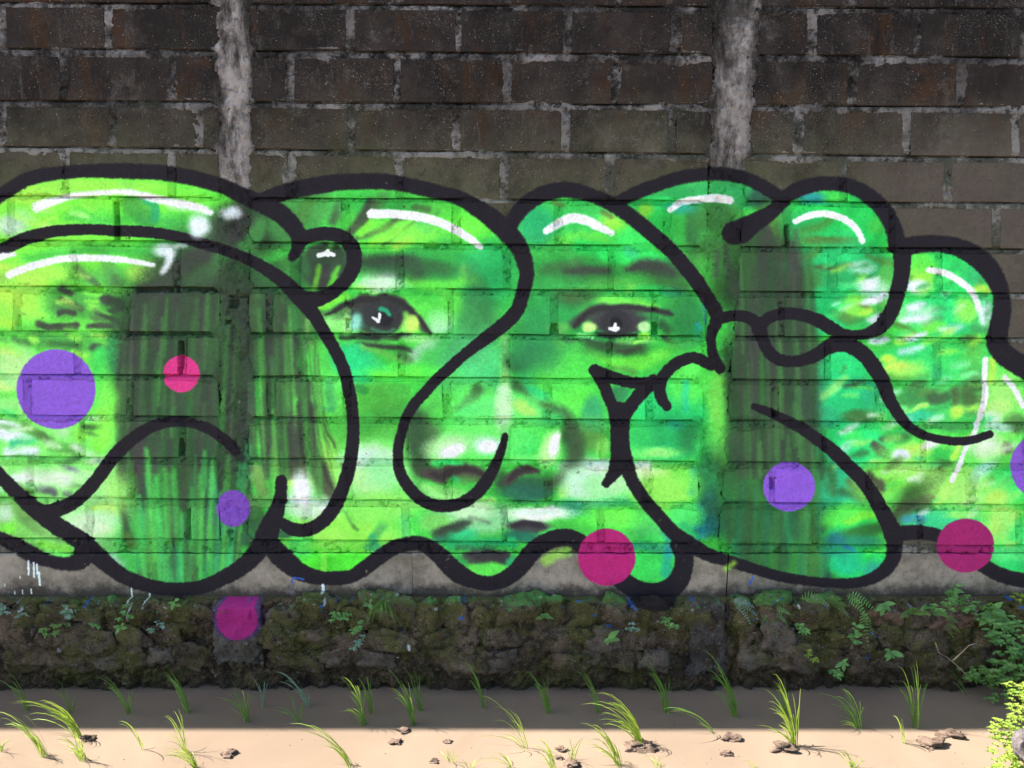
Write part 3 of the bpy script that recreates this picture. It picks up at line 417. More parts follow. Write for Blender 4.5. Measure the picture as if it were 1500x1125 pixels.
dapples(1230, 1330, 560, 680, 24, [(50, 215, 130), (170, 250, 110), (60, 120, 70), (226, 246, 232), (76, 80, 66)], -18); dapples(1300, 1490, 640, 820, 50, [(130, 245, 100), (190, 252, 110), (84, 120, 66), (226, 246, 232), (60, 200, 110), (76, 160, 76)], -24)
for x, y, rx, ry, c, a_ in [(30, 285, 60, 14, (176, 255, 86), .7), (150, 272, 80, 10, (160, 255, 84), .6), (20, 440, 40, 30, (170, 255, 84), .75), (60, 400, 50, 16, (170, 255, 90), .6), (20, 540, 34, 24, (190, 255, 150), .7), (155, 600, 16, 50, (140, 255, 84), .7), (70, 700, 60, 14, (220, 255, 210), .7), (130, 770, 34, 20, (206, 255, 190), .8), (170, 720, 20, 30, (170, 255, 120), .7),
                          (545, 690, 44, 36, (176, 255, 150), .7), (460, 745, 34, 14, (214, 252, 214), .7), (440, 715, 14, 24, (236, 250, 240), .8), (560, 740, 50, 18, (160, 255, 96), .6), (600, 340, 60, 18, (140, 255, 84), .6), (690, 330, 34, 16, (120, 255, 76), .6), (870, 705, 44, 24, (214, 252, 206), .75), (975, 712, 40, 26, (156, 255, 96), .7), (900, 760, 50, 14, (110, 255, 84), .6),
                          (790, 752, 46, 9, (236, 255, 230), .8), (1050, 600, 14, 60, (130, 255, 96), .7), (1385, 545, 60, 20, (80, 235, 120), .5), (1320, 540, 30, 12, (200, 255, 96), .7), (1470, 580, 26, 30, (180, 255, 120), .6), (1400, 720, 40, 26, (180, 255, 120), .7), (1440, 655, 30, 14, (214, 252, 206), .7), (1340, 690, 40, 14, (176, 255, 120), .6), (1460, 745, 26, 40, (170, 255, 110), .6), (1345, 460, 26, 14, (226, 248, 236), .6), (1285, 425, 22, 14, (226, 248, 236), .6)]:
    B(x, y, rx, ry, c, a_, .9)
for x, y, rx, ry, a_ in [(575, 392, 60, 14, .5), (700, 470, 30, 50, .3), (790, 500, 40, 40, .45), (850, 400, 60, 16, .45), (970, 400, 40, 22, .5), (835, 440, 30, 14, .5), (615, 650, 16, 50, .55), (842, 660, 16, 44, .55), (780, 712, 50, 18, .5), (655, 520, 40, 20, .25), (1000, 440, 26, 50, .35), (900, 512, 50, 10, .4)]:
    B(x, y, rx, ry, (56, 100, 62), a_, .9)
# ---- second pass on the face ------------------------------------------------
B(740, 600, 70, 22, (110, 240, 120), .8, .8); B(725, 640, 60, 34, (104, 236, 104), .75, .8); B(738, 600, 12, 30, (190, 255, 180), .9, .8); B(768, 598, 20, 8, (176, 250, 110), .85, .8, ang=20)
B(655, 655, 34, 16, (190, 250, 170), .8, .9, ang=-15); B(662, 660, 16, 7, W, .9, .8, ang=-15); B(715, 652, 20, 12, W, .85, .9)
S(D, 16, .75, (640, 590, 8), (618, 612, 12), (608, 640, 14), (608, 668, 14), (618, 690, 12)); S((70, 96, 66), 14, .8, (796, 590, 6), (826, 604, 10), (842, 636, 18), (842, 668, 16), (828, 694, 14), (808, 712, 10))
S((84, 74, 72), 6, .9, (622, 692, 10), (642, 700, 17), (662, 690, 11), (684, 686, 13), (704, 692, 12), (714, 702, 9)); S((84, 74, 74), 4, .95, (742, 706, 12), (758, 692, 12), (772, 687, 12), (786, 691, 5))
S((60, 230, 110), 5, .85, (634, 679, 4), (655, 676, 9), (676, 679, 5)); S((110, 240, 110), 7, .8, (750, 672), (790, 672), w=10); B(806, 656, 12, 26, (180, 246, 150), .8, .8, ang=18); B(813, 650, 6, 15, W, .85, .8, ang=18)
B(768, 724, 36, 12, (46, 110, 92), .8, .7); B(640, 738, 40, 8, (150, 240, 120), .7); S((180, 255, 130), 8, .8, (690, 742), (720, 735), w=9)
B(850, 705, 24, 22, (190, 245, 200), .85, .8); B(878, 712, 26, 16, (150, 240, 150), .85, .7); B(535, 672, 34, 12, (200, 245, 220), .75, .8); B(560, 690, 26, 24, (140, 245, 150), .8, .8); B(545, 745, 45, 20, (130, 245, 95), .8, .8)
B(795, 752, 34, 8, (226, 250, 224), .95, .7); B(690, 745, 26, 9, (190, 240, 180), .8, .8); B(775, 772, 30, 8, (74, 68, 78), .85, .6); B(662, 775, 24, 7, (66, 84, 70), .8, .7, ang=-20)
B(1000, 700, 20, 20, (120, 235, 84), .6); B(960, 720, 34, 24, (140, 252, 90), .8, .6); B(915, 700, 22, 26, (180, 248, 170), .7, .8); B(930, 640, 26, 26, (56, 205, 96), .7)
B(520, 535, 28, 20, (44, 216, 130), .85, .6, ang=25); B(600, 545, 60, 12, (90, 240, 80), .7, .8); B(640, 590, 26, 20, (90, 215, 84), .7); B(660, 560, 20, 14, (80, 200, 90), .6)
B(520, 455, 34, 8, (74, 74, 70), .5, .7, ang=-18); B(645, 470, 20, 14, (150, 240, 150), .7, .8); B(560, 417, 34, 9, (200, 250, 200), .8, .8); B(610, 395, 60, 14, (66, 96, 72), .55, .8)
S((76, 78, 76), 7, .8, (838, 474, 8), (850, 464, 12), (866, 455, 12), (892, 451, 12), (930, 452, 9)); B(905, 465, 40, 13, (74, 74, 78), .75, .5); B(840, 432, 36, 10, (80, 120, 70), .7, .7); B(985, 395, 26, 14, (66, 96, 70), .6, .7)
S((60, 74, 60), 8, .6, (850, 500), (900, 504), (950, 500), w=6); B(930, 500, 26, 5, (130, 240, 110), .7, .7); B(800, 470, 30, 50, (52, 170, 90), .6, .8); B(780, 520, 40, 20, (50, 150, 90), .6, .8)

S((58, 56, 58), 2.5, .9, (480, 460, 3), (500, 450, 6), (520, 443, 8), (545, 437, 9), (570, 438, 8), (592, 447, 7), (608, 460, 7), (622, 478, 6), (630, 488, 3))
B(560, 464, 29, 25, (64, 66, 68), .9, .12); B(562, 466, 12, 12, (46, 46, 52), .9, .3); S((70, 150, 100), 3, .7, (546, 482), (560, 486), (576, 482), w=5); S((46, 170, 120), 2, .9, (558, 451), (567, 454), (570, 459), w=7)
B(604, 472, 9, 12, (196, 255, 110), .9, .4); B(509, 474, 6, 14, (170, 255, 150), .85, .5); B(522, 474, 7, 12, (150, 220, 200), .8, .7)
S((60, 62, 58), 2.5, .8, (530, 490, 4), (560, 493, 5), (590, 491, 4)); S((62, 66, 60), 3, .75, (530, 503, 2), (556, 506, 4), (584, 510, 4), (604, 516, 2))
S((60, 60, 62), 2.5, .9, (842, 478, 4), (852, 464, 7), (870, 454, 8), (895, 450, 7), (930, 450, 6), (960, 454, 5), (984, 461, 3)); B(902, 472, 24, 19, (62, 62, 68), .9, .18); B(902, 474, 9, 9, (44, 44, 50), .9, .3)
B(862, 480, 8, 8, (196, 255, 140), .95, .5); B(944, 479, 7, 8, (180, 250, 160), .95, .5); S((48, 54, 50), 2.5, .9, (872, 489, 3), (900, 491, 5), (932, 490, 3)); S((120, 250, 130), 2, .9, (850, 492, 5), (868, 496, 6)); S((150, 250, 90), 2, .9, (930, 503, 3), (948, 495, 6))
S((70, 74, 66), 4, .8, (904, 513, 3), (924, 512, 6), (940, 511, 3)); S((70, 76, 70), 5, .8, (926, 394, 6), (946, 388, 12), (968, 391, 12), (986, 400, 6)); S((74, 80, 72), 6, .7, (832, 396, 5), (852, 394, 9), (886, 395, 8))
S((66, 60, 60), 3, .95, (630, 694, 5), (645, 699, 12), (660, 692, 9), (682, 687, 7), (700, 690, 8), (712, 700, 5)); S((66, 60, 60), 2.5, .95, (744, 704, 6), (758, 691, 9), (772, 686, 9), (786, 690, 3))
S((60, 56, 62), 4, .9, (752, 771, 5), (770, 767, 10), (788, 769, 8), (800, 774, 3)); S((62, 66, 60), 7, .55, (646, 778, 6), (664, 772, 8), (682, 766, 4)); S((200, 250, 210), 4, .8, (760, 752), (790, 750), (812, 752), w=7)
S((64, 60, 62), 4, .8, (680, 812, 6), (712, 816, 9), (744, 812, 5)); B(812, 650, 7, 17, (236, 246, 240), .9, .6, ang=14); B(664, 660, 15, 7, (240, 248, 244), .95, .6, ang=-15); B(716, 654, 12, 7, (240, 248, 244), .95, .6)

# ---- black outlines --------------------------------------------------------
def ink(soft, *p): stroke(list(p), INK, soft, 1, paint=True)
ink(4, (-150, 775, 22), (-185, 740, 24), (-200, 640, 24), (-200, 420, 24), (-188, 340, 22), (-150, 310, 22), (-100, 304, 22), (-60, 306, 22), (-20, 300, 21), (0, 286, 21), (40, 262, 21), (85, 253, 20), (130, 250, 20), (187, 250, 23), (230, 252, 23), (267, 257, 23), (320, 270, 22), (350, 283, 24), (380, 297, 26), (408, 311, 28), (428, 330, 26), (438, 347, 24), (436, 363, 18), (428, 376, 14))
ink(4, (382, 294, 22), (400, 287, 24), (420, 280, 24), (470, 270, 26), (504, 266, 24), (555, 265, 24), (589, 269, 22), (622, 276, 22), (650, 283, 21), (674, 290, 22), (708, 310, 27), (735, 332, 30), (757, 357, 27), (767, 378, 24), (771, 395, 22), (771, 410, 21), (767, 425, 20))
ink(2, (771, 405, 21), (764, 437, 20), (757, 454, 21), (743, 471, 21), (724, 486, 20), (700, 504, 18), (678, 521, 16), (656, 541, 17), (641, 554, 16), (625, 572, 16), (609, 589, 16), (598, 606, 15), (593, 617, 15), (588, 634, 15), (584, 651, 15), (583, 668, 15), (584, 684, 16), (590, 701, 17), (602, 718, 18), (617, 732, 18), (640, 741, 18), (665, 740, 18), (684, 733, 18), (702, 719, 19), (717, 698, 18), (728, 676, 14), (736, 654, 12), (740, 638, 9))
ink(4, (745, 332, 22), (765, 304, 24), (790, 286, 24), (819, 278, 24), (843, 279, 23), (870, 287, 20), (895, 298, 22), (912, 308, 22), (937, 327, 22), (968, 353, 22))
ink(2, (937, 327, 21), (968, 353, 22), (985, 369, 21), (1003, 390, 22), (1020, 411, 22), (1035, 435, 21), (1048, 456, 21), (1049, 470, 19), (1044, 483, 16), (1041, 496, 14), (1042, 510, 14), (1046, 525, 16), (1054, 539, 16))
ink(4, (903, 297, 18), (930, 283, 20), (961, 271, 20), (995, 260, 20), (1029, 255, 20), (1063, 255, 20), (1090, 260, 20), (1115, 271, 20), (1135, 283, 20), (1150, 292, 20))
ink(4, (1148, 290, 20), (1165, 279, 22), (1187, 271, 22), (1212, 268, 21), (1240, 271, 22), (1262, 280, 23), (1282, 294, 24), (1299, 314, 26), (1309, 335, 26), (1315, 358, 27))
ink(3, (1148, 294, 18), (1128, 312, 22), (1105, 326, 28), (1086, 338, 36), (1074, 341, 34))
ink(2, (1050, 468, 18), (1063, 464, 17), (1080, 462, 16), (1098, 466, 18), (1112, 478, 20), (1117, 495, 18), (1125, 514, 18), (1142, 527, 18), (1161, 529, 17), (1180, 526, 18), (1198, 518, 20), (1218, 506, 22), (1240, 504, 24), (1262, 516, 23), (1276, 532, 23), (1292, 556, 22), (1302, 582, 20), (1316, 606, 17), (1332, 625, 15), (1350, 636, 13), (1370, 642, 12), (1394, 646, 12), (1419, 645.5, 12), (1436, 641, 12), (1450, 636, 11))
ink(2, (1110, 484, 18), (1120, 470, 18), (1135, 462, 17), (1155, 459, 18), (1178, 462, 18), (1200, 470, 20), (1218, 481, 20), (1238, 490, 16), (1262, 490, 14), (1282, 484, 20), (1298, 470, 22), (1310, 446, 22), (1318, 418, 24), (1322, 392, 24), (1322, 370, 28))
ink(4, (1322, 362, 28), (1351, 357, 25), (1380, 357, 25), (1403, 362, 27), (1428, 374, 31), (1447, 391, 31), (1460, 411, 28), (1467, 432, 26), (1468, 455, 28), (1464, 480, 30), (1461, 500, 32), (1470, 517, 32), (1492, 533, 32), (1520, 549, 30), (1560, 562, 28), (1610, 585, 26), (1650, 640, 26), (1662, 710, 26), (1650, 790, 24), (1612, 840, 22), (1560, 850, 22))
ink(2, (871, 542, 17), (895, 552, 18), (925, 560, 17), (955, 561, 18)); ink(2, (871, 542, 17), (884, 563, 18), (893, 585, 17), (903, 606, 20))
ink(2, (957, 558, 20), (941, 574, 20), (927, 590, 19), (915, 608, 20)); ink(2, (907, 604, 32), (908, 620, 29), (908, 640, 27), (909, 660, 29), (911, 676, 32)); ink(2, (906, 678, 26), (900, 692, 20), (892, 703, 15), (888, 708, 13))
ink(3, (916, 676, 24), (925, 702, 19), (939, 725, 20), (952, 742, 20), (968, 760, 20), (984, 778, 21), (1006, 795, 24), (1035, 811, 20), (1062, 820, 18), (1100, 832, 16), (1150, 846, 16), (1195, 852, 14), (1229, 854.5, 15), (1258, 853, 16), (1280, 846, 18), (1298, 833, 21), (1309, 815, 22), (1311, 795, 24), (1307, 775, 25))
ink(2, (1106, 596, 11), (1125, 603, 13), (1148, 614, 15), (1173, 627, 17), (1200, 645, 18), (1222, 662, 20), (1243, 683, 21), (1262, 702, 21), (1277, 722, 22), (1290, 745, 23), (1302, 768, 25), (1308, 785, 25))
ink(3, (1310, 782, 22), (1343, 780, 22), (1370, 784, 20), (1395, 795, 18), (1420, 813, 22), (1440, 828, 22), (1463, 841, 22), (1500, 850, 22), (1560, 850, 22))
ink(2, (1042, 534, 17), (1017, 524, 17), (997, 529, 17), (982, 539, 17), (971, 552, 18), (966, 568, 18), (969, 583, 17), (977, 595, 14))
ink(2, (-190, 470, 20), (-120, 410, 20), (-60, 388, 20), (-20, 374, 20), (0, 366, 19), (30, 352, 20), (51, 345, 19), (84, 338, 17), (135, 336, 16), (169, 338, 16), (203, 339, 17), (250, 344, 16), (298, 357, 16), (323, 364, 16), (356, 376, 16), (388, 393, 19), (415, 412, 22), (440, 437, 25), (460, 462, 20), (475, 487, 19), (489, 510, 18), (502, 537, 18), (510, 566, 18), (515, 592, 18), (517, 617, 18), (517, 642, 19), (514, 668, 19), (510, 690, 20), (503, 712, 20), (494, 734, 21), (483, 753, 21), (466, 769, 20), (447, 777, 19), (428, 775, 20), (412, 766, 16))
ink(2, (412, 704, 17), (411, 725, 18), (406, 745, 22), (398, 765, 28), (390, 787, 34)); ink(2, (436, 355, 20), (452, 346, 20), (475, 342, 20), (495, 345, 21), (510, 354, 22), (518, 370, 23), (518, 388, 23), (511, 404, 22), (500, 417, 20), (485, 429, 20), (465, 438, 22), (445, 438, 24))
ink(3, (-110, 560, 16), (-75, 612, 20), (-40, 655, 20), (-15, 682, 20), (0, 698, 20), (22, 720, 21), (45, 741, 24), (66, 758, 26), (92, 776, 27), (118, 792, 28), (134, 806, 28), (152, 822, 25), (175, 840, 22), (200, 852, 22), (234, 861, 20), (268, 863, 20), (301, 858, 21), (332, 844, 23), (355, 830, 25), (375, 811, 27), (390, 790, 30))
ink(2, (50, 746, 20), (70, 750, 22), (100, 740, 21), (122, 724, 20), (142, 702, 20), (158, 680, 20), (175, 660, 20), (198, 640, 19), (225, 624, 17), (250, 618, 15), (276, 619, 14), (303, 627, 16), (328, 643, 17), (345, 659, 15)); stroke([(340, 655, 16), (355, 671, 12)], INK, 10, .7)
ink(4, (-150, 775, 22), (-60, 772, 20), (-20, 780, 20), (0, 789, 20), (25, 800, 23), (50, 814, 23), (75, 822, 18), (100, 826, 20), (118, 820, 28), (124, 808, 30)); fill([(84, 733), (90, 742), (75, 748), (66, 742)], INK)
ink(3, (393, 795, 28), (408, 812, 30), (424, 826, 30), (445, 840, 25), (470, 846, 21), (495, 847, 21), (515, 844, 20), (533, 833, 22), (555, 817, 22), (575, 804, 22), (597, 797, 21), (617, 797, 21), (636, 807, 24), (653, 823, 27), (672, 840, 28), (690, 849, 24), (711, 854, 22), (732, 851, 23), (750, 841, 25), (766, 825, 26), (782, 806, 26), (803, 793, 26), (826, 788, 27), (850, 796, 27), (895, 835, 26), (915, 853, 28), (935, 864, 28), (957, 868, 29), (977, 864, 31), (992, 852, 31), (1000, 835, 28), (1002, 815, 28), (996, 798, 28))
fill([(140, 800), (132, 828), (120, 830), (110, 800)], INK, paint=True)
# ---- white highlights ---------------------------------------------------------
def hi(soft, *p, a=1.): stroke(list(p), (236, 240, 250), soft, a)
hi(6, (54, 303, 15), (66, 298, 14), (100, 288, 9), (135, 283, 7), (186, 281, 8), (217, 288, 11), (251, 296, 11), (284, 302, 11), (308, 311, 8)); hi(4, (13, 402, 11), (42, 391, 11), (76, 382, 10), (101, 378, 10), (152, 378, 10), (186, 381, 9), (225, 388, 5))
blob(291, 330, 15, 16, W, .95, .7); blob(338, 311, 16, 10, W, .9, .7); hi(5, (-10, 378, 12), (20, 372, 6)); blob(241, 366, 16, 10, W, .85, .8); hi(9, (250, 372, 13), (246, 386, 11), (238, 398, 7), a=.8); hi(7, (258, 360, 7), (272, 359, 5), a=.6); hi(8, (250, 300, 14), (300, 306, 12), a=.4)
hi(3, (544, 313, 14), (572, 313, 13), (606, 316, 13), (640, 324, 13), (666, 336, 12), (691, 351, 11), (703, 361, 9)); hi(2, (467, 374, 7), (479, 371, 8), (489, 373, 6)); hi(2, (479, 368, 6), (480, 373, 6))
hi(4, (800, 338, 10), (822, 325, 13), (840, 319, 14), (860, 323, 14), (880, 333, 12), (896, 341, 8)); hi(3, (982, 307, 8), (998, 296, 10), (1020, 292, 10), (1046, 290, 12), (1068, 293, 12)); hi(3, (1165, 324, 8), (1187, 315, 10), (1212, 313, 10), (1237, 321, 10), (1254, 335, 10), (1263, 352, 9))
hi(3, (1361, 395, 8), (1385, 400, 10), (1410, 415, 10), (1427, 431, 9), (1434, 452, 9)); hi(8, (1434, 452, 9), (1441, 472, 8), a=.7); hi(3, (1444, 526, 8), (1443, 548, 8), (1443, 581, 9), (1437, 605, 9), (1429, 630, 7), (1414, 659, 6), (1407, 677, 7), (1395, 704, 7)); hi(4, (1472, 552, 6), (1486, 570, 8), (1498, 595, 7))
hi(1.5, (546, 465, 3.5), (552, 469, 4.5), (555, 471, 5), (556, 460, 4)); hi(1.5, (893, 481, 5), (901, 482, 8), (906, 480, 4)); hi(1.5, (901, 474, 4), (901, 482, 6))
ink(2, (1380, 644, 12), (1394, 646, 12), (1419, 645.5, 12), (1436, 641, 12), (1450, 636, 11))
# ---- dots -----------------------------------------------------------------
def dot(cx, cy, rx, ry, c, seed=0):
    X = (np.arange(CW)[None, :] + WXf * .8) / PS + PX0 - cx; Y_ = (np.arange(CH)[:, None] + WYf * .8) / PS + PY0 - cy
    F = (1 - np.sqrt((X / rx) ** 2 + (Y_ / ry) ** 2)) * min(rx, ry)
    lay(F, 0, CW, 0, CH, c, 1.8, 1, True, .6)
dot(82, 570, 57.5, 58.5, PU); dot(265.5, 547.5, 27, 27, PK); dot(342, 744.5, 24.5, 27, (128, 80, 190)); dot(1156, 713, 38, 36.5, (133, 86, 200)); dot(1532, 683, 52, 50, (128, 84, 192))
dot(888.5, 816, 42, 41.5, MG); dot(1414, 799, 42, 39.5, (160, 38, 106))
# drips and overspray
for x, y0, y1, w_ in [(42, 821, 841, 3), (50, 824, 845, 3), (55, 826, 840, 3), (58, 838, 856, 3.4), (193, 862, 880, 2.6), (219, 869, 875, 2.4), (22, 866, 870, 1.5), (33, 864, 870, 1.5), (46, 863, 869, 2), (473, 857, 864, 5), (8, 855, 858, 1.5), (30, 843, 847, 1.5)]:
    stroke([(x, y0), (x + (y1 - y0) * .05, y1)], (205, 222, 245), 1.5, .95, paint=True, w=w_)
for a in [((428, 853), (431, 846), (445, 848)), ((1098, 856), (1102, 846), (1102, 845))]:
    stroke(list(a), (50, 90, 190), 1.5, .9, paint=True, w=3)
stroke([(427, 850), (427, 870)], (70, 90, 150), 1.5, .6, paint=True, w=2); stroke([(1075, 825), (1063, 832)], (150, 210, 70), 8, .7, paint=True, w=8)
stroke([(800, 820), (815, 812), (830, 808)], (140, 200, 70), 12, .75, paint=True, w=14)
# black paint on top of the outlines grows slightly lighter and worn
_l = col.mean(-1, keepdims=True); _k = np.clip(_l * 1.7, 0, 1); _k = _k * _k * (3 - 2 * _k)      # stronger separation of light and dark pigment
col[...] = np.clip(col * (1 + .30 * (_k - .62)), 0, 1)
# wear with a shape of its own: chipped specks and faint brush-dry texture
sp_ = fbm(CH, CW, 3.2, 73, 3, .8); col[...] *= (1 + (sp_ - .5) * .22)[..., None]; np.clip(col, 0, 1, out=col)
hol = fbm(CH, CW, 7, 71, 3) + fbm(CH, CW, 30, 72, 2) * .5
cov *= np.clip((1.30 - hol) * 9, 0, 1)
# green mist round the piece
mist = blur(blur(inside(SIL).astype(np.float32), 14 * PS), 16 * PS) * (.25 + .5 * fbm(CH, CW, 90, 80, 3))

GREENMIST = np.array([78, 100, 52], np.float32) / 255.
_a = cov + (1 - cov) * mist * .5
_w = np.where(_a > 1e-4, cov / np.maximum(_a, 1e-4), 0)[..., None]
col[...] = np.where(cov[..., None] < .02, GREENMIST, col * _w + GREENMIST * (1 - _w)); cov[...] = _a
# ---------------------------------------------------------------- paint layers -> wall coordinates
def to_image(name, colr, alph, y, res):
    (x0, _), (x1, _) = unp(PX0 + 2, 600, y), unp(PX1 - 2, 600, y)
    z1 = unp(750, PY0 + 2, y)[1]; z0 = unp(750, PY1 - 2, y)[1]
    nx, nz = int((x1 - x0) / res), int((z1 - z0) / res)
    X = np.linspace(x0, x1, nx)[None, :] + 0 * np.zeros((nz, 1)); Z = np.linspace(z0, z1, nz)[:, None] + 0 * X
    U, V = proj(X, Z, y)
    fu = (U - PX0) * PS; fv = (V - PY0) * PS
    ok = (fu > 1) & (fu < CW - 3) & (fv > 1) & (fv < CH - 3)
    fu = np.clip(fu, 0, CW - 2.01); fv = np.clip(fv, 0, CH - 2.01); iu = fu.astype(int); iv = fv.astype(int); a = (fu - iu)[..., None]; b = (fv - iv)[..., None]
    src = np.dstack([colr, alph])
    out = (src[iv, iu] * (1 - a) + src[iv, iu + 1] * a) * (1 - b) + (src[iv + 1, iu] * (1 - a) + src[iv + 1, iu + 1] * a) * b
    out[..., 3] *= ok
    im = bpy.data.images.new(name, nx, nz, alpha=True); im.alpha_mode = 'CHANNEL_PACKED'
    im.pixels.foreach_set(np.clip(out, 0, 1).astype(np.float32).ravel()); im.update(); im.pack()
    return im, (x0, z0, x1 - x0, z1 - z0)
MURAL = to_image('mural_paint', col, cov, 0., .0023)
# paint that fell on the rubble footing: magenta dot, drips, blue spatter
col[...] = np.array(INK, np.float32) / 255.; cov[...] = 0
stroke([(342, 905), (354, 905)], (120, 60, 170), 9, .55, paint=True, w=62)
dot(348, 905, 30.5, 31, (204, 50, 156))
for x, y0, y1, w_ in [(190, 888, 906, 2.2), (100, 890, 893, 4), (112, 892, 896, 3), (96, 900, 905, 3), (473, 884, 888, 3), (583, 962, 968, 3), (30, 892, 894, 3), (90, 948, 951, 5), (218, 978, 984, 4), (195, 985, 993, 5), (125, 990, 993, 26), (160, 990, 992, 7), (600, 940, 944, 4), (1170, 888, 890, 4)]:
    stroke([(x, y0), (x + 1, y1)], (215, 226, 245), 2, .9, paint=True, w=w_)
_r = np.random.RandomState(5)
for x, y, s_ in [(470, 890, 4), (471, 895, 3), (676, 905, 7), (678, 884, 4), (655, 930, 3), (588, 925, 2.5), (620, 876, 3), (610, 877, 3), (848, 881, 8), (855, 880, 4), (924, 887, 9), (930, 890, 6), (953, 882, 6), (998, 880, 9), (1014, 881, 7), (872, 903, 5), (892, 915, 8), (1098, 885, 4), (1101, 895, 4), (1102, 905, 3), (282, 975, 6),
                 (465, 992, 9), (450, 975, 4), (455, 985, 4), (440, 988, 3), (487, 990, 3), (430, 990, 3), (452, 955, 3), (1083, 988, 4), (1269, 955, 7), (1269, 962, 5), (1275, 925, 5), (1282, 930, 4), (1395, 905, 5), (1381, 915, 3), (1422, 941, 4), (1440, 870, 4), (1490, 885, 7), (63, 886, 4), (124, 885, 4), (125, 888, 3), (140, 886, 3), (1140, 902, 3), (1240, 878, 3)]:
    stroke([(x - s_ * .3, y), (x + s_ * .3, y + s_ * .4 * _r.rand())], (40, 110, 215), 2, .9, paint=True, w=s_ * .5)
for i in range(260):
    x = _r.rand() * 1500; y = 873 + abs(_r.randn()) * 12
    stroke([(x, y), (x + 2, y)], [(190, 205, 225), (90, 150, 90), (70, 160, 80), (60, 110, 190)][_r.randint(4)], 1.5, .6, paint=True, w=1.2 + 2.4 * _r.rand() ** 2)
_gm = np.zeros((CH, CW), np.float32); _v0 = int((868 - PY0) * PS); _v1 = int((884 - PY0) * PS); _gm[_v0:_v1] = 1
_gm = blur(_gm, 2.5) * np.clip(fbm(CH, CW, 60, 90, 4) * 3 - .6, 0, 1) * np.clip(fbm(CH, CW, 5, 91, 2) * 3 - .6, 0, 1)
_gm *= np.interp(np.arange(CW) / PS + PX0, [-200, 150, 330, 380, 560, 640, 1000, 1250, 1320], [.5, .8, .5, .1, .3, 1, 1, .6, .1])[None, :]
_gm = np.clip(_gm * 1.2, 0, .75); _a = cov + (1 - cov) * _gm; _w = np.where(_a > 1e-4, cov / np.maximum(_a, 1e-4), 0)[..., None]
col[...] = np.where(cov[..., None] < .02, np.array([84, 160, 84], np.float32) / 255., col * _w + np.array([84, 160, 84], np.float32) / 255. * (1 - _w)); cov[...] = _a
SPLASH = to_image('spatter_paint', col, cov, -.07, .0026)

# ---------------------------------------------------------------- node helpers
class NG:
    def __init__(s, name):
        s.m = bpy.data.materials.new(name); s.m.use_nodes = True; s.t = s.m.node_tree; s.b = s.t.nodes['Principled BSDF']
        s.out = s.t.nodes['Material Output']
    def n(s, ty, **kw):
        k = s.t.nodes.new(ty)
        for a, b in kw.items(): setattr(k, a, b)
        return k
    def l(s, a, b): s.t.links.new(a, b)
    def v(s, node, i, val):
        if hasattr(val, 'is_linked') or hasattr(val, 'links'): s.l(val, node.inputs[i])
        else: node.inputs[i].default_value = val
    def math(s, op, a, b=0., c=0., clamp=False):
        k = s.n('ShaderNodeMath', operation=op, use_clamp=clamp); s.v(k, 0, a); s.v(k, 1, b); s.v(k, 2, c); return k.outputs[0]
    def noise(s, vec, scale, detail=4., rough=.6, dist=0.):
        k = s.n('ShaderNodeTexNoise'); s.l(vec, k.inputs['Vector']); k.inputs['Scale'].default_value = scale
        k.inputs['Detail'].default_value = detail; k.inputs['Roughness'].default_value = rough; k.inputs['Distortion'].default_value = dist; return k.outputs[0]
    def vor(s, vec, scale, feat='F1'):
        k = s.n('ShaderNodeTexVoronoi', feature=feat); s.l(vec, k.inputs['Vector']); k.inputs['Scale'].default_value = scale; return k.outputs['Distance']
    def ramp(s, fac, a, b, lo=0., hi=1.):
        k = s.n('ShaderNodeMapRange', interpolation_type='SMOOTHSTEP'); s.v(k, 0, fac); k.inputs[1].default_value = a; k.inputs[2].default_value = b
        k.inputs[3].default_value = lo; k.inputs[4].default_value = hi; return k.outputs[0]
    def mix(s, f, a, b, mode='MIX'):
        k = s.n('ShaderNodeMix', data_type='RGBA', blend_type=mode)
        s.v(k, 0, f)
        for i, q in ((6, a), (7, b)):
            if isinstance(q, tuple): k.inputs[i].default_value = (*q, 1) if len(q) == 3 else q
            else: s.l(q, k.inputs[i])
        return k.outputs[2]
    def bump(s, h, strength, dist, prev=None):
        k = s.n('ShaderNodeBump'); s.v(k, 'Strength', strength) if False else None
        k.inputs['Strength'].default_value = strength; k.inputs['Distance'].default_value = dist; s.l(h, k.inputs['Height'])
        if prev: s.l(prev, k.inputs['Normal'])
        return k.outputs[0]

def paint_lookup(g, img, pos):
    im, (x0, z0, wx, wz) = img
    sp = g.n('ShaderNodeSeparateXYZ'); g.l(pos, sp.inputs[0])
    cb = g.n('ShaderNodeCombineXYZ'); g.l(g.math('DIVIDE', g.math('SUBTRACT', sp.outputs[0], x0), wx), cb.inputs[0]); g.l(g.math('DIVIDE', g.math('SUBTRACT', sp.outputs[2], z0), wz), cb.inputs[1])
    t = g.n('ShaderNodeTexImage', extension='CLIP', interpolation='Linear'); t.image = im; g.l(cb.outputs[0], t.inputs[0])
    return t.outputs[0], t.outputs[1], sp

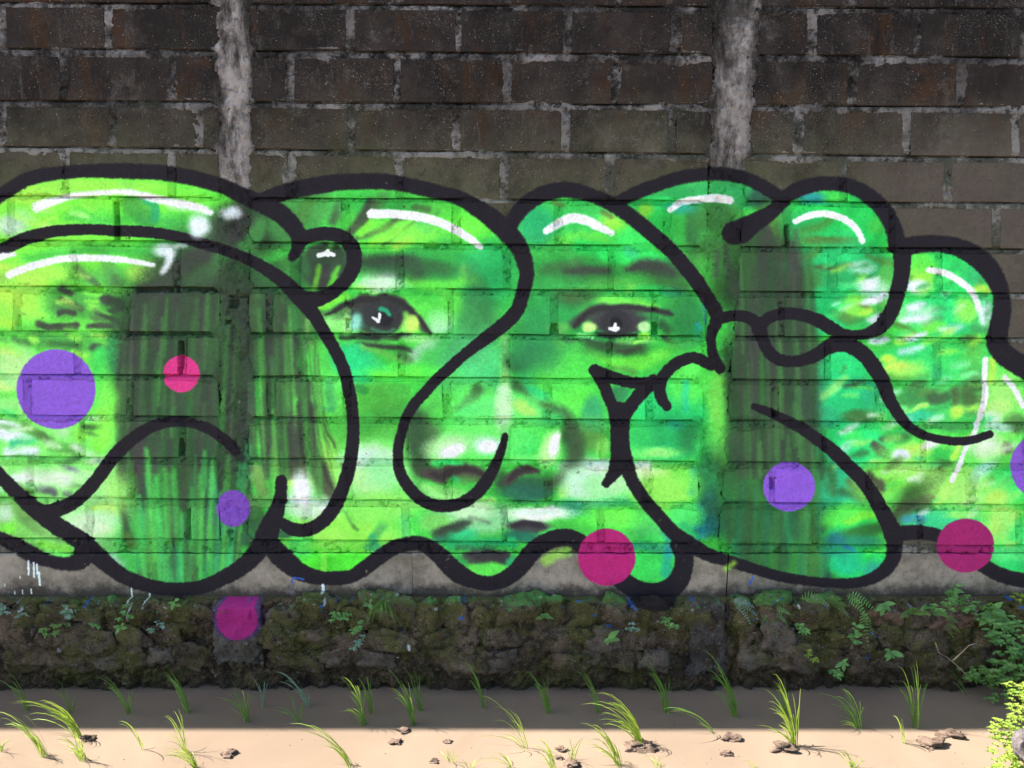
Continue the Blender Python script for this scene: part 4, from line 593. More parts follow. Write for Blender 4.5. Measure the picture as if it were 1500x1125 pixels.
PAINT_ALB = .80
def wall_material(name, kind):
    g = NG(name); geo = g.n('ShaderNodeNewGeometry'); pos = geo.outputs['Position']
    pc, pa, sp = paint_lookup(g, MURAL, pos)
    oi = g.n('ShaderNodeObjectInfo').outputs['Random']
    sh = g.n('ShaderNodeVectorMath', operation='ADD'); g.l(pos, sh.inputs[0])
    cmb = g.n('ShaderNodeCombineXYZ'); g.l(g.math('MULTIPLY', oi, 17.), cmb.inputs[0]); g.l(g.math('MULTIPLY', oi, 9.), cmb.inputs[2]); g.l(cmb.outputs[0], sh.inputs[1])
    lp = sh.outputs[0] if kind == 'block' else pos
    big = g.noise(pos, 1.6, 4); med = g.noise(lp, 7, 6, .65); fine = g.noise(pos, 70, 8, .75); grain = g.noise(pos, 320, 3, .6)
    z = sp.outputs[2]
    low = g.ramp(g.math('ADD', z, g.math('MULTIPLY', g.math('SUBTRACT', big, .5), .35)), 2.42, 1.98)       # mould thins out towards the mural
    if kind == 'block':
        dark = g.mix(g.ramp(med, .35, .7), (.010, .0085, .009), (.036, .029, .027))
        dark = g.mix(g.ramp(g.noise(lp, 4.5, 5, .7), .52, .72), dark, (.055, .022, .009))
        olive = g.mix(g.ramp(med, .3, .7), (.040, .038, .027), (.100, .094, .064))
        base = g.mix(low, dark, olive)
        base = g.mix(g.ramp(g.noise(lp, 3., 3), .6, .8, 0, .55), base, (.085, .072, .066))
        base = g.mix(g.math('MULTIPLY', g.ramp(oi, .0, 1.), .35), base, (.045, .034, .031))
        pale = g.math('MULTIPLY', g.ramp(g.noise(pos, 9, 6, .8), .56, .74), g.ramp(fine, .48, .60))
        base = g.mix(g.math('MULTIPLY', pale, .5), base, (.27, .25, .24))
        # dark lower rim and mossy damp foot of the blocks are stains that run along x
        base = g.mix(g.math('MULTIPLY', g.ramp(g.noise(pos, 22, 6, .7), .55, .7), .6), base, (.008, .007, .007))
    elif kind == 'mortar':
        base = g.mix(g.ramp(g.noise(pos, 3.6, 6, .75), .43, .56), (.020, .018, .017), (.30, .28, .285))
        base = g.mix(g.math('MULTIPLY', g.ramp(g.noise(pos, 14, 5, .75), .50, .62), .95), base, (.018, .016, .015))
        base = g.mix(g.math('MULTIPLY', g.math('SUBTRACT', 1., low), g.ramp(big, .35, .65, .0, .8)), base, (.022, .019, .019))
        base = g.mix(g.math('MULTIPLY', low, .35), base, (.17, .18, .14))
    elif kind == 'column':
        stretch = g.n('ShaderNodeMapping'); g.l(pos, stretch.inputs[0]); stretch.inputs['Scale'].default_value = (1, 1, .3)
        cx = g.math('ABSOLUTE', g.math('SUBTRACT', g.math('ABSOLUTE', g.math('SUBTRACT', sp.outputs[0], -.10)), .925))      # plastered heart of both columns
        heart = g.ramp(g.math('ADD', cx, g.math('MULTIPLY', g.math('SUBTRACT', g.noise(stretch.outputs[0], 9, 7, .8), .5), .20)), .085, .020)
        base = g.mix(g.math('MULTIPLY', heart, g.ramp(g.noise(stretch.outputs[0], 14, 6, .65), .34, .55)), (.034, .030, .029), (.40, .365, .36))
        base = g.mix(g.math('MULTIPLY', g.ramp(g.noise(pos, 24, 6, .8), .5, .62), .5), base, (.03, .027, .025))
    else:   # beam
        base = g.mix(g.ramp(g.noise(pos, 6, 6, .7), .35, .65), (.14, .125, .105), (.31, .275, .24))
        foot = g.ramp(g.math('ADD', z, g.math('MULTIPLY', g.math('SUBTRACT', g.noise(pos, 8, 6, .75), .5), .22)), .45, .38)
        base = g.mix(foot, base, (.055, .048, .044))
        base = g.mix(g.math('MULTIPLY', g.ramp(g.noise(pos, 18, 6, .8), .56, .70), .6), base, (.04, .036, .022))
    sp1 = g.noise(pos, 190, 3, .8); sp2 = g.noise(pos, 85, 5, .85)
    patch = g.ramp(g.noise(lp, 4, 6, .8), .42, .62)
    if kind in ('block', 'mortar', 'column'):
        soot = g.math('MULTIPLY', g.ramp(g.noise(pos, 3.3, 6, .75), .46, .62), g.ramp(z, 2.05, 2.60)); base = g.mix(g.math('MULTIPLY', soot, .85), base, (.014, .012, .012))
        algae = g.math('MULTIPLY', g.ramp(g.noise(pos, 4.5, 6, .75), .48, .64), low); base = g.mix(g.math('MULTIPLY', algae, .55), base, (.062, .072, .036))
        base = g.mix(g.math('MULTIPLY', g.ramp(g.noise(pos, 2.6, 6, .8), .55, .70), .45), base, (.15, .14, .13))
    if kind == 'block':
        stv = g.n('ShaderNodeMapping'); g.l(lp, stv.inputs[0]); stv.inputs['Scale'].default_value = (1, 1, .22)
        rust = g.math('MULTIPLY', g.ramp(g.noise(stv.outputs[0], 8, 5, .7), .53, .68), g.math('SUBTRACT', 1., g.math('MULTIPLY', low, .75)))
        base = g.mix(g.math('MULTIPLY', rust, .6), base, g.mix(sp2, (.028, .012, .004), (.070, .034, .012)))
        base = g.mix(g.math('MULTIPLY', g.ramp(g.noise(stv.outputs[0], 30, 5, .8), .56, .70), .5), base, (.10, .093, .088))
    base = g.mix(g.ramp(sp1, .40, .30, 0, .65), base, (.006, .005, .005))
    base = g.mix(g.math('MULTIPLY', g.ramp(sp1, .56, .70), g.math('ADD', g.math('MULTIPLY', patch, .75), .06)), base, (.22, .205, .19))
    base = g.mix(g.math('MULTIPLY', g.ramp(sp2, .60, .70), g.math('ADD', g.math('MULTIPLY', patch, .75), .04)), base, (.20, .185, .17))
    base = g.mix(g.ramp(g.vor(pos, 48), .085, .05, 0, .9), base, (.36, .32, .27)) if kind == 'block' else base
    if kind == 'block':
        pinkish = g.math('MULTIPLY', g.ramp(g.math('ADD', sp.outputs[0], g.math('MULTIPLY', g.noise(pos, 3, 4), .5)), 1.35, 1.8), low); base = g.mix(g.math('MULTIPLY', pinkish, .55), base, g.mix(g.noise(pos, 40, 6, .8), (.045, .036, .034), (.17, .135, .125)))
    # paint: lost in pits, a little uneven in depth
    pit = g.math('MAXIMUM', g.ramp(g.noise(pos, 55, 5, .7), .69, .74), g.ramp(g.vor(pos, 34), .055, .03))
    pit2 = g.math('MULTIPLY', pit, .75)
    if kind == 'mortar': pit2 = g.math('MAXIMUM', pit2, g.ramp(g.noise(pos, 60, 6, .8), .64, .68, 0, .9))
    a = g.math('MULTIPLY', pa, g.math('SUBTRACT', 1., pit2))
    tint = g.mix(1., pc, g.mix(g.ramp(g.noise(pos, 12, 5, .7), .3, .7), (.86, .88, .88), (1., 1., 1.)), 'MULTIPLY')
    final = g.mix(a, base, tint)
    g.l(final, g.b.inputs['Base Color'])
    g.l(g.mix(a, (.95,) * 3, (.75,) * 3), g.b.inputs['Roughness']); g.b.inputs['Specular IOR Level'].default_value = .14
    hgt = g.math('ADD', g.math('MULTIPLY', g.noise(pos, 110, 6, .7), .55), g.math('MULTIPLY', g.noise(pos, 330, 2, .6), .35))
    hgt = g.math('ADD', hgt, g.math('MULTIPLY', g.noise(pos, 24, 3, .6), 1.2))
    hgt = g.math('SUBTRACT', hgt, g.math('MULTIPLY', g.ramp(g.vor(pos, 60), .16, .05), .5))
    if kind != 'block' and kind != 'beam': hgt = g.math('ADD', hgt, g.math('MULTIPLY', g.noise(pos, 45, 6, .8), 2.2))
    nrm = g.bump(hgt, 1., .0055 if kind in ('block', 'beam') else .0065)
    g.l(nrm, g.b.inputs['Normal'])
    return g.m
M_BLOCK, M_MORTAR, M_COLUMN, M_BEAM = [wall_material(n, k) for n, k in (('weathered_block', 'block'), ('rough_mortar', 'mortar'), ('cast_concrete', 'column'), ('plinth_concrete', 'beam'))]

def stone_material(name, tone):
    g = NG(name); geo = g.n('ShaderNodeNewGeometry'); pos = geo.outputs['Position']
    pc, pa, sp = paint_lookup(g, SPLASH, pos); mc, ma, _ = paint_lookup(g, MURAL, pos)
    oi = g.n('ShaderNodeObjectInfo').outputs['Random']
    a1 = g.noise(pos, 9, 7, .7); a2 = g.noise(pos, 28, 7, .75)
    if tone == 'stone':
        base = g.mix(g.ramp(a1, .35, .65), (.042, .030, .020), (.21, .16, .118))
        base = g.mix(g.ramp(oi, .55, 1., 0, .7), base, (.23, .20, .185))
        moss = .85
    elif tone == 'pink':
        base = g.mix(g.ramp(a2, .35, .65), (.10, .06, .05), (.30, .19, .16)); moss = .3
    elif tone == 'pier':
        base = g.mix(g.ramp(a1, .35, .65), (.055, .048, .046), (.17, .155, .155)); moss = .2
    else:
        base = g.mix(g.ramp(a1, .35, .65), (.045, .031, .018), (.17, .12, .078)); moss = .9
    mossm = g.math('MULTIPLY', g.ramp(g.math('ADD', g.noise(pos, 6.5, 6, .75), g.math('MULTIPLY', sp.outputs[2], .26)), .51, .63), moss)
    base = g.mix(mossm, base, g.mix(a2, (.050, .052, .012), (.19, .20, .045)))
    base = g.mix(g.math('MULTIPLY', g.ramp(g.noise(pos, 40, 6, .8), .57, .66), .85), base, (.34, .30, .27))
    base = g.mix(g.ramp(g.noise(pos, 24, 6, .85), .50, .64, 0, .85), base, (.012, .009, .007))
    base = g.mix(g.ramp(g.noise(pos, 130, 4, .8), .56, .66, 0, .7), base, (.30, .27, .22))
    base = g.mix(g.ramp(g.noise(pos, 170, 4, .85), .47, .36, 0, .8), base, (.012, .010, .007))
    base = g.mix(g.ramp(g.math('ADD', sp.outputs[2], g.math('MULTIPLY', a2, .03)), .05, .02, 0, .6), base, (.03, .026, .024))
    pit = g.ramp(g.noise(pos, 60, 5, .8), .60, .70, 1, .3)
    base = g.mix(g.math('MULTIPLY', pa, pit), base, pc)
    up = g.ramp(sp.outputs[2], .33, .36); base = g.mix(g.math('MULTIPLY', g.math('MULTIPLY', ma, up), pit), base, mc)
    g.l(base, g.b.inputs['Base Color']); g.b.inputs['Roughness'].default_value = .95; g.b.inputs['Specular IOR Level'].default_value = .25
    hgt = g.math('ADD', g.math('MULTIPLY', g.noise(pos, 34, 9, .85), 2.2), g.math('MULTIPLY', g.noise(pos, 150, 6, .8), .9))
    base = g.mix(g.ramp(g.noise(pos, 210, 3, .8), .50, .36, 0, .5), base, (.010, .008, .006)) if False else base
    g.l(g.bump(hgt, 1., .026), g.b.inputs['Normal'])
    return g.m
M_STONE, M_PINK, M_PIER, M_FILL = [stone_material(n, k) for n, k in (('mossy_stone', 'stone'), ('pale_pink_stone', 'pink'), ('pier_concrete', 'pier'), ('earthy_fill', 'fill'))]

# ---------------------------------------------------------------- object helpers
def link(name, me, mat=None, parent=None, smoothed=False, kind=None, loc=None):
    o = bpy.data.objects.new(name, me); C.objects.link(o)
    if mat and not me.materials: me.materials.append(mat)
    if parent: o.parent = parent
    if smoothed: me.polygons.foreach_set('use_smooth', [True] * len(me.polygons))
    if kind: o['kind'] = kind
    if loc is not None: o.location = loc
    return o
def pmesh(name, vs, fs):
    me = bpy.data.meshes.new(name); me.from_pydata([tuple(v) for v in vs], [], fs); me.update(); return me
def empty(name, label, cat, loc=(0, 0, 0), group=None):
    o = bpy.data.objects.new(name, None); C.objects.link(o); o.location = loc; o['label'] = label; o['category'] = cat
    o.empty_display_size = .1
    if group: o['group'] = group
    return o
def tag(o, label, cat, group=None):
    o['label'] = label; o['category'] = cat
    if group: o['group'] = group
    return o
def grid_mesh(name, X, Y, Z, keep=None):
    n, m = X.shape
    co = np.stack([X, Y, Z], -1).reshape(-1, 3).astype(np.float32)
    idx = np.arange(n * m).reshape(n, m)
    q = np.stack([idx[:-1, :-1], idx[:-1, 1:], idx[1:, 1:], idx[1:, :-1]], -1)
    if keep is not None: q = q[keep[:-1, :-1] | keep[1:, 1:] | keep[:-1, 1:] | keep[1:, :-1]]
    q = q.reshape(-1, 4)
    used = np.unique(q); rem = np.full(n * m, -1); rem[used] = np.arange(len(used)); q = rem[q]; co = co[used]
    me = bpy.data.meshes.new(name); me.vertices.add(len(co)); me.vertices.foreach_set('co', co.ravel())
    me.loops.add(q.size); me.loops.foreach_set('vertex_index', q.ravel().astype(np.int32))
    me.polygons.add(len(q)); me.polygons.foreach_set('loop_start', np.arange(0, q.size, 4, dtype=np.int32)); me.polygons.foreach_set('loop_total', np.full(len(q), 4, np.int32))
    me.polygons.foreach_set('use_smooth', np.ones(len(q), bool)); me.update(calc_edges=True); me.validate(); return me

# ---------------------------------------------------------------- the wall: courses and joints read off the photo
BED = [(-133, -127, -125, -119), (-61, -54, -52, -45), (3, 12, 10, 20), (71, 83, 81, 92), (147, 157, 154, 164), (215, 224, 227, 237), (287, 292, 295, 304), (352, 361, 362, 371), (419, 429, 427, 437),
       (485, 494, 493, 501), (548, 557, 556.5, 565), (608, 617, 617, 628), (669, 680, 677, 688), (729, 740, 737, 748), (788, 811, 798, 811)]   # top/bottom at x=150, top/bottom at x=1300
def bed(k, x):
    a, b, c, d = BED[k]; t = (x - 150) / 1150.
    if k == 14: t = min(max(t, 0), 1); return a + (c - a) * t, 811.
    return a + (c - a) * t, b + (d - b) * t
COL_L, COL_R = (318, 366), (1040, 1106)
PERP = {0: [2, 160, 514, 671, 831, 990, 1190, 1343, 1500], 1: [93, 252, 425, 583, 745, 903, 1249, 1407], 2: [2, 160, 514, 671, 831, 990, 1190, 1343, 1500], 3: [93, 252, 425, 583, 742, 900, 1249, 1407], 4: [3, 164, 292, 513, 669, 828, 984, 1169, 1329, 1488], 5: [97, 251, 425, 585, 739, 893, 1235, 1389],
        6: [16, 171, 507, 669, 817, 977, 1153, 1307, 1460], 7: [108, 259, 434, 585, 743, 895, 1217, 1375], 8: [25, 185, 395, 511, 659, 812, 960, 1144, 1291, 1447], 9: [115, 267, 441, 589, 741, 892, 1213, 1371],
        10: [40, 192, 397, 509, 655, 803, 952, 1135, 1287, 1440], 11: [121, 267, 445, 595, 739, 885, 1207, 1353], 12: [45, 195, 511, 657, 803, 949, 1131, 1273, 1423], 13: [131, 276, 450, 595, 739, 881, 1196, 1348, 1493]}
EXL, EXR = -430, 1930
wall = empty('block_wall', 'grimy concrete block wall with a green graffiti mural of a face in black-outlined letters', 'wall', (0, 0, 0))
rb = random.Random(11)
def colx(side, v):   # the two cast columns lean a little in the picture
    if side == 0: return 321, 364
    t = (v - 30) / 570.; return 1047 + (1028 - 1047) * t, 1110 + (1066 - 1110) * t
JW = 5.5
blocks = []
for row in range(14):
    xs = sorted(PERP[row]); step = (158 if row < 6 else 150)
    while xs[0] > EXL: xs.insert(0, xs[0] - step)
    while xs[-1] < EXR: xs.append(xs[-1] + step)
    vm = (bed(row, 700)[1] + bed(row + 1, 700)[0]) / 2
    cuts = [(x - JW, x + JW) for x in xs]
    for sd in (0, 1):
        a, b = colx(sd, vm); cuts = [c for c in cuts if c[1] < a - 22 or c[0] > b + 22] + [(a, b)]
    cuts.sort()
    for i in range(len(cuts) - 1): blocks.append((row, cuts[i][1], cuts[i + 1][0]))
def block_mesh(row, xa, xb):
    j = lambda s=1.: rb.uniform(-s, s)
    def top(x): return bed(row, x)[1]
    def bot(x): return bed(row + 1, x)[0]
    xa += j(1.5); xb += j(1.5); f = [(xa, 0), (xa * .67 + xb * .33, 0), (xa * .33 + xb * .67, 0), (xb, 0), (xb, .5), (xb, 1), (xa * .33 + xb * .67, 1), (xa * .67 + xb * .33, 1), (xa, 1), (xa, .5)]
    P = []
    for x, t in f:
        v = top(x) * (1 - t) + bot(x) * t
        P.append(unp(x + j(1.6), v + j(.8)))
    cx = sum(p[0] for p in P) / 10; cz = sum(p[1] for p in P) / 10
    yo = rb.uniform(-.003, .0015); tx = rb.uniform(-.006, .006); tz = rb.uniform(-.01, .01)
    vs = []
    for s_, y in ((None, 0.), (0, .0022), (0, .10)):
        for x, z in P:
            dx, dz = x - cx, z - cz
            if s_ is None:
                k = rb.uniform(.0015, .0035); dx -= math.copysign(k, dx) if abs(dx) > abs(P[0][0] - cx) * .9 else 0; dz -= math.copysign(k, dz) if abs(dz) > .03 else 0
            vs.append((dx, y + yo + dx * tx + dz * tz if y < .05 else y, dz))
    fs = [tuple(range(9, -1, -1))[::-1]]
    for r_ in (0, 10):
        for i in range(10):
            k = (i + 1) % 10; fs.append((r_ + i, r_ + 10 + i, r_ + 10 + k, r_ + k))
    return pmesh('block', vs, fs), (cx, 0, cz)
for row, a, b in blocks:
    if b - a < 12: continue
    me, c = block_mesh(row, a, b); link('block', me, M_BLOCK, wall, loc=c)

# mortar: one rough height field that fills every joint and smears over the block edges
def nz(shape, cell, seed, o=4, g=.55): return fbm(shape[0], shape[1], cell, seed, o, g)
MR = .0052
(xl, _), (xr, _) = unp(EXL + 10, 600), unp(EXR - 10, 600); zt = WALL_TOP - .02; zb = unp(750, 809)[1]
nx_, nz_ = int((xr - xl) / MR), int((zt - zb) / MR)
X = np.linspace(xl, xr, nx_)[None, :].repeat(nz_, 0); Z = np.linspace(zb, zt, nz_)[:, None].repeat(nx_, 1)
U, V = proj(X, Z)
Uw = U + (nz(U.shape, 6, 5, 3) - .5) * 4; Vw = V + (nz(U.shape, 7, 6, 3) - .5) * 4.5
din = np.full(U.shape, -99., np.float32); top_d = np.full(U.shape, 99., np.float32)      # px inside a joint; distance under the course above
for k in range(15):
    a, b, c, d = BED[k]; t = (Uw - 150) / 1150.
    if k == 14: t = np.clip(t, 0, 1)
    ta = a + (c - a) * t; bb = b + (d - b) * t if k < 14 else 811 + 0 * t
    dd = np.minimum(Vw - ta, bb - Vw); din = np.maximum(din, dd); inside_ = (Vw > ta - 2) & (Vw < bb)
    top_d = np.where(inside_, V - ta, top_d)
for row in range(14):
    t = (Uw - 150) / 1150.; a, b, c, d = BED[row]; e, f_, g_, h_ = BED[row + 1]
    inrow = (Vw > b + (d - b) * t - 3) & (Vw < e + (g_ - e) * t + 3)
    xs = sorted(PERP[row]); step = 158 if row < 6 else 150
    while xs[0] > EXL: xs.insert(0, xs[0] - step)
    while xs[-1] < EXR: xs.append(xs[-1] + step)
    for x in xs: din = np.where(inrow, np.maximum(din, JW - np.abs(Uw - x)), din)
lump = nz(U.shape, 5, 20, 3) ; lump2 = nz(U.shape, 16, 21, 4); rag = nz(U.shape, 3.2, 22, 2)
H = -.0010 + (lump - .5) * .006 + (lump2 - .5) * .009 + (nz(U.shape, 2.1, 29, 2) - .5) * .004
H -= (nz(U.shape, 7, 28, 4, .8) > .66) * .008
smear = np.clip(nz(U.shape, 26, 23, 4) * 3 - 1.3, 0, 1)                     # where mortar laps over the blocks
edge = din + .8 + smear * 5.5 + (rag - .5) * 3
H = np.where(din > 1.5, H, H + .001)
H = np.where(edge < 0, np.minimum(H, -.0012) - np.clip(-edge, 0, 5) / 5 * .010, H + np.clip(edge, 0, 2.5) / 2.5 * .0015)
crev = np.clip(nz(U.shape, 22, 24, 4) * 3.2 - .72, 0, 1)
H -= np.clip(1 - np.abs(top_d - 1.0) / (1.6 + 1.2 * rag), 0, 1) * crev * .026                  # dark slit right under the block above
cr2 = np.abs(nz(U.shape, 20, 25, 3) - .5); H -= np.clip(1 - cr2 / .016, 0, 1) * .006 * (lump2 > .5)
for (x0, x1, y0, y1, dpt) in [(167, 177, 296, 352, .03), (262, 269, 500, 549, .03), (262, 270, 642, 669, .03), (274, 282, 745, 788, .018), (807, 815, 474, 486, .03), (955, 962, 472, 488, .03), (110, 150, 420, 428, .025), (200, 252, 420, 428, .03), (258, 262, 418, 429, .03),
                              (275, 322, 419, 427, .026), (188, 310, 484, 492, .024), (322, 364, 548, 553, .02), (370, 436, 549, 554, .02), (370, 500, 485, 490, .018), (210, 322, 549, 553, .018), (375, 410, 609, 615, .02), (620, 645, 357, 364, .02), (1290, 1312, 363, 370, .02), (1150, 1156, 330, 362, .028), (1388, 1404, 430, 437, .016),
                              (1126, 1136, 604, 612, .03), (1127, 1134, 700, 716, .025), (640, 700, 549, 553, .014), (750, 790, 609, 614, .02), (1204, 1208, 510, 556, .015), (745, 800, 485, 490, .02), (880, 1000, 295, 300, .015), (800, 880, 484, 489, .02), (880, 1010, 486, 491, .02), (410, 425, 729, 738, .016), (505, 512, 466, 480, .02)]:
    m = (Uw > x0) & (Uw < x1) & (Vw > y0) & (Vw < y1); H = np.where(m, np.minimum(H, -dpt), H)
keep = edge > -7
link('mortar_joint', grid_mesh('mortar_joint', X, -H, Z, keep), M_MORTAR, wall, kind='stuff')

# cast columns: rough concrete that oozed over the block ends
for sd in (0, 1):
    x0, x1 = (285, 400) if sd == 0 else (990, 1145)
    (xa, _), (xb, _) = unp(x0, 600), unp(x1, 600); xa *= 1.06; xb *= 1.06
    if sd == 0: xa, xb = unp(x0, 0)[0], unp(x1, 811)[0] + .0
    else: xa, xb = unp(x0, 811)[0], unp(x1, 0)[0] + .05
    if sd == 0: xa -= .03; xb += .06
    nxc, nzc = int((xb - xa) / .0045), int((zt - zb) / .0045)
    Xc = np.linspace(min(xa, xb), max(xa, xb), nxc)[None, :].repeat(nzc, 0); Zc = np.linspace(zb, zt, nzc)[:, None].repeat(nxc, 1)
    Uc, Vc = proj(Xc, Zc); e0, e1 = colx(sd, Vc)
    s0 = 60 + sd * 10
    e0 = e0 - 3 + (nz(Uc.shape, 7, s0, 4, .8) - .5) * 16 + (nz(Uc.shape, 40, s0 + 1, 2) - .5) * 10; e1 = e1 + 3 + (nz(Uc.shape, 7, s0 + 2, 4, .8) - .5) * 16 + (nz(Uc.shape, 40, s0 + 3, 2) - .5) * 10
    for k in range(15):      # tongues of slurry that ran into the bed joints
        ta = BED[k][0] + (BED[k][2] - BED[k][0]) * (Uc - 150) / 1150.; tn = np.clip(1 - np.abs(Vc - ta + 1) / 9, 0, 1); e0 = e0 - tn * 13; e1 = e1 + tn * 7
    ed = np.minimum(Uc - e0, e1 - Uc)
    Hc = .0015 + (nz(Uc.shape, 22, s0 + 4, 4) - .45) * .014 + (nz(Uc.shape, 3, s0 + 5, 3) - .3) * .007 + np.clip(ed, 0, 14) / 14 * .003
    Hc -= np.clip((nz(Uc.shape, 9, s0 + 6, 4, .75) - .60) * 12, 0, 1) * .006
    Hc += np.clip(nz(Uc.shape, 4, s0 + 8, 2) * 3 - 1.9, 0, 1) * .005 * (ed < 14)
    if sd == 0:
        for (a_, b_, c_, d_) in [(348, 364, 424, 436), (332, 340, 468, 486), (336, 350, 432, 452), (334, 342, 775, 792)]: Hc = np.where((Uc > a_) & (Uc < b_) & (Vc > c_) & (Vc < d_) & (nz(Uc.shape, 6, 77, 2) > .38), -.02, Hc)
    Hc = np.where(ed < 0, -.05, Hc); Hc = np.where((ed >= 0) & (ed < 3), np.minimum(Hc, .0005 + .002 * ed / 3), Hc)
    o = link('concrete_column', grid_mesh('concrete_column', Xc, -Hc, Zc, ed > -3), M_COLUMN, wall)
# plinth beam in three cast lengths
zbt = unp(750, 811)[1]; zbb = unp(750, 873)[1]
rr = random.Random(5)
for x0, x1, yo in ((EXL - 10, 604, -.004), (604.6, 1064, -.006), (1066, EXR + 10, -.003)):
    xa, xb = unp(x0, 842)[0], unp(x1, 842)[0]; n = int((xb - xa) / .03) + 1
    vs = []; prof = [(.11, zbt), (yo + .006, zbt), (yo, zbt - .006), (yo - .001, (zbt + zbb) / 2), (yo + .001, zbb + .012), (yo + .008, zbb - .03)]
    for i in range(n + 1):
        x = xa + (xb - xa) * i / n
        for k, (y, z) in enumerate(prof): vs.append((x, y + (rr.uniform(-.0015, .0015) if y < .1 else 0), z + (rr.uniform(-.0022, .0022) if k in (1, 2) else 0)))
    m_ = len(prof); fs = [(i * m_ + k, i * m_ + k + 1, (i + 1) * m_ + k + 1, (i + 1) * m_ + k) for i in range(n) for k in range(m_ - 1)] + [tuple(range(m_))[::-1], tuple(n * m_ + k for k in range(m_))]
    link('plinth_beam', pmesh('plinth_beam', vs, fs), M_BEAM, wall)
# core that the courses are bonded to, capping, and the wall's plain run to either side
def box(name, x0, x1, y0, y1, z0, z1, mat, parent):
    bm = bmesh.new(); bmesh.ops.create_cube(bm, size=1)
    for v in bm.verts: v.co = Vector(((x0 + x1) / 2 + v.co.x * (x1 - x0), (y0 + y1) / 2 + v.co.y * (y1 - y0), (z0 + z1) / 2 + v.co.z * (z1 - z0)))
    bmesh.ops.bevel(bm, geom=bm.edges[:], offset=.004, segments=1, affect='EDGES')
    me = bpy.data.meshes.new(name); bm.to_mesh(me); bm.free(); return link(name, me, mat, parent)
xl2, xr2 = unp(EXL + 6, 600)[0], unp(EXR - 6, 600)[0]
box('wall_core', xl2 - .3, xr2 + .3, .055, .15, .02, WALL_TOP - .03, M_MORTAR, wall)
box('wall_cap', -14, 10, -.0, .16, WALL_TOP - .028, WALL_TOP, M_COLUMN, wall)
for a, b in ((-14, unp(EXL - 30, 0)[0] - .18), (unp(EXR + 30, 0)[0] + .18, 10)): box('wall_panel', a, b, .002, .14, .1, WALL_TOP - .029, M_BLOCK, wall)

# ---------------------------------------------------------------- rubble footing
foot = empty('rubble_footing', 'dark mossy rubble stone footing under the wall, standing in muddy water', 'stone footing', (0, 0, 0))
nw = 92; nxf = 1500; XF0, XF1 = -4.0, 4.0
tt = np.linspace(0, 1, nw); xsf = np.linspace(XF0, XF1, nxf)
prof_y = np.interp(tt, [0, .10, .16, .5, 1], [.02, -.03, -.042, -.052, -.052]); prof_z = np.interp(tt, [0, .10, .16, .5, 1], [zbb - .001, zbb - .002, zbb - .014, .17, -.06])
Xf = xsf[None, :].repeat(nw, 0); Yf = prof_y[:, None].repeat(nxf, 1); Zf = prof_z[:, None].repeat(nxf, 1)
amp = np.interp(tt, [0, .08, .2, 1], [.0, .25, 1, 1])[:, None]
Yf = Yf - amp * ((nz(Xf.shape, 22, 130, 4) - .5) * .08 + (nz(Xf.shape, 7, 131, 4, .75) - .5) * .085 - np.clip(nz(Xf.shape, 18, 132, 3) * 3 - 1.9, 0, 1) * .05)
Yf -= amp * .010
Zf = Zf + np.interp(tt, [0, .05, .16, .3, 1], [0, .3, 1, 0, 0])[:, None] * (nz(Xf.shape, 9, 133, 4) - .5) * .022
link('earth_fill', grid_mesh('earth_fill', Xf[::-1], Yf[::-1], Zf[::-1]), M_FILL, foot, kind='stuff')

from mathutils import noise as mn
def rock_mesh(name, sx, sy, sz, seed, sub=3, rough=.28):
    bm = bmesh.new(); bmesh.ops.create_icosphere(bm, subdivisions=sub, radius=1)
    off = Vector((seed * 3.7, seed * 1.3, seed * 7.1))
    for v in bm.verts:
        p = v.co.copy(); q = Vector((math.copysign(abs(p.x) ** .75, p.x), math.copysign(abs(p.y) ** .8, p.y), math.copysign(abs(p.z) ** .75, p.z)))
        d = 1 + rough * mn.fractal(p * 1.1 + off, 1, 2, 4) + .16 * mn.fractal(p * 3.2 + off, .9, 2, 5) - .16 * max(0, mn.noise(p * 2.2 - off))
        q *= d; v.co = Vector((q.x * sx, q.y * sy, q.z * sz))
    me = bpy.data.meshes.new(name); bm.to_mesh(me); bm.free(); me.polygons.foreach_set('use_smooth', [True] * len(me.polygons)); return me
rs = random.Random(21); n_st = 0
rows_v = [(900, 34, 54), (932, 36, 50), (962, 34, 50)]
for ri, (vc, hh, ww) in enumerate(rows_v):
    u = -330 + ri * 17
    while u < 1840:
        wd = ww * rs.uniform(.65, 1.45); uc = u + wd / 2; u += wd * .93
        h = hh * rs.uniform(.7, 1.15)
        if 300 < uc < 392 and vc < 975: continue
        if 1004 < uc < 1070: continue
        yb = -.050 - .006 * ri
        x, z = unp(uc, vc + rs.uniform(-5, 5), yb); s = abs(unp(uc + wd / 2, vc, yb)[0] - x); sv = abs(unp(uc, vc + h / 2, yb)[1] - unp(uc, vc, yb)[1])
        pink = (abs(uc - 1293) < 24 or abs(uc - 1388) < 20) and ri == 0
        me = rock_mesh('stone', s * 1.16, rs.uniform(.028, .046), sv * 1.2, n_st, 4 if 0 < uc < 1500 else 3, .5); n_st += 1
        o = link('stone', me, M_PINK if pink else M_STONE, foot, loc=(x, yb + rs.uniform(-.008, .024), z)); o.rotation_euler = (rs.uniform(-.2, .2), rs.uniform(-.25, .25), rs.uniform(-.15, .15))
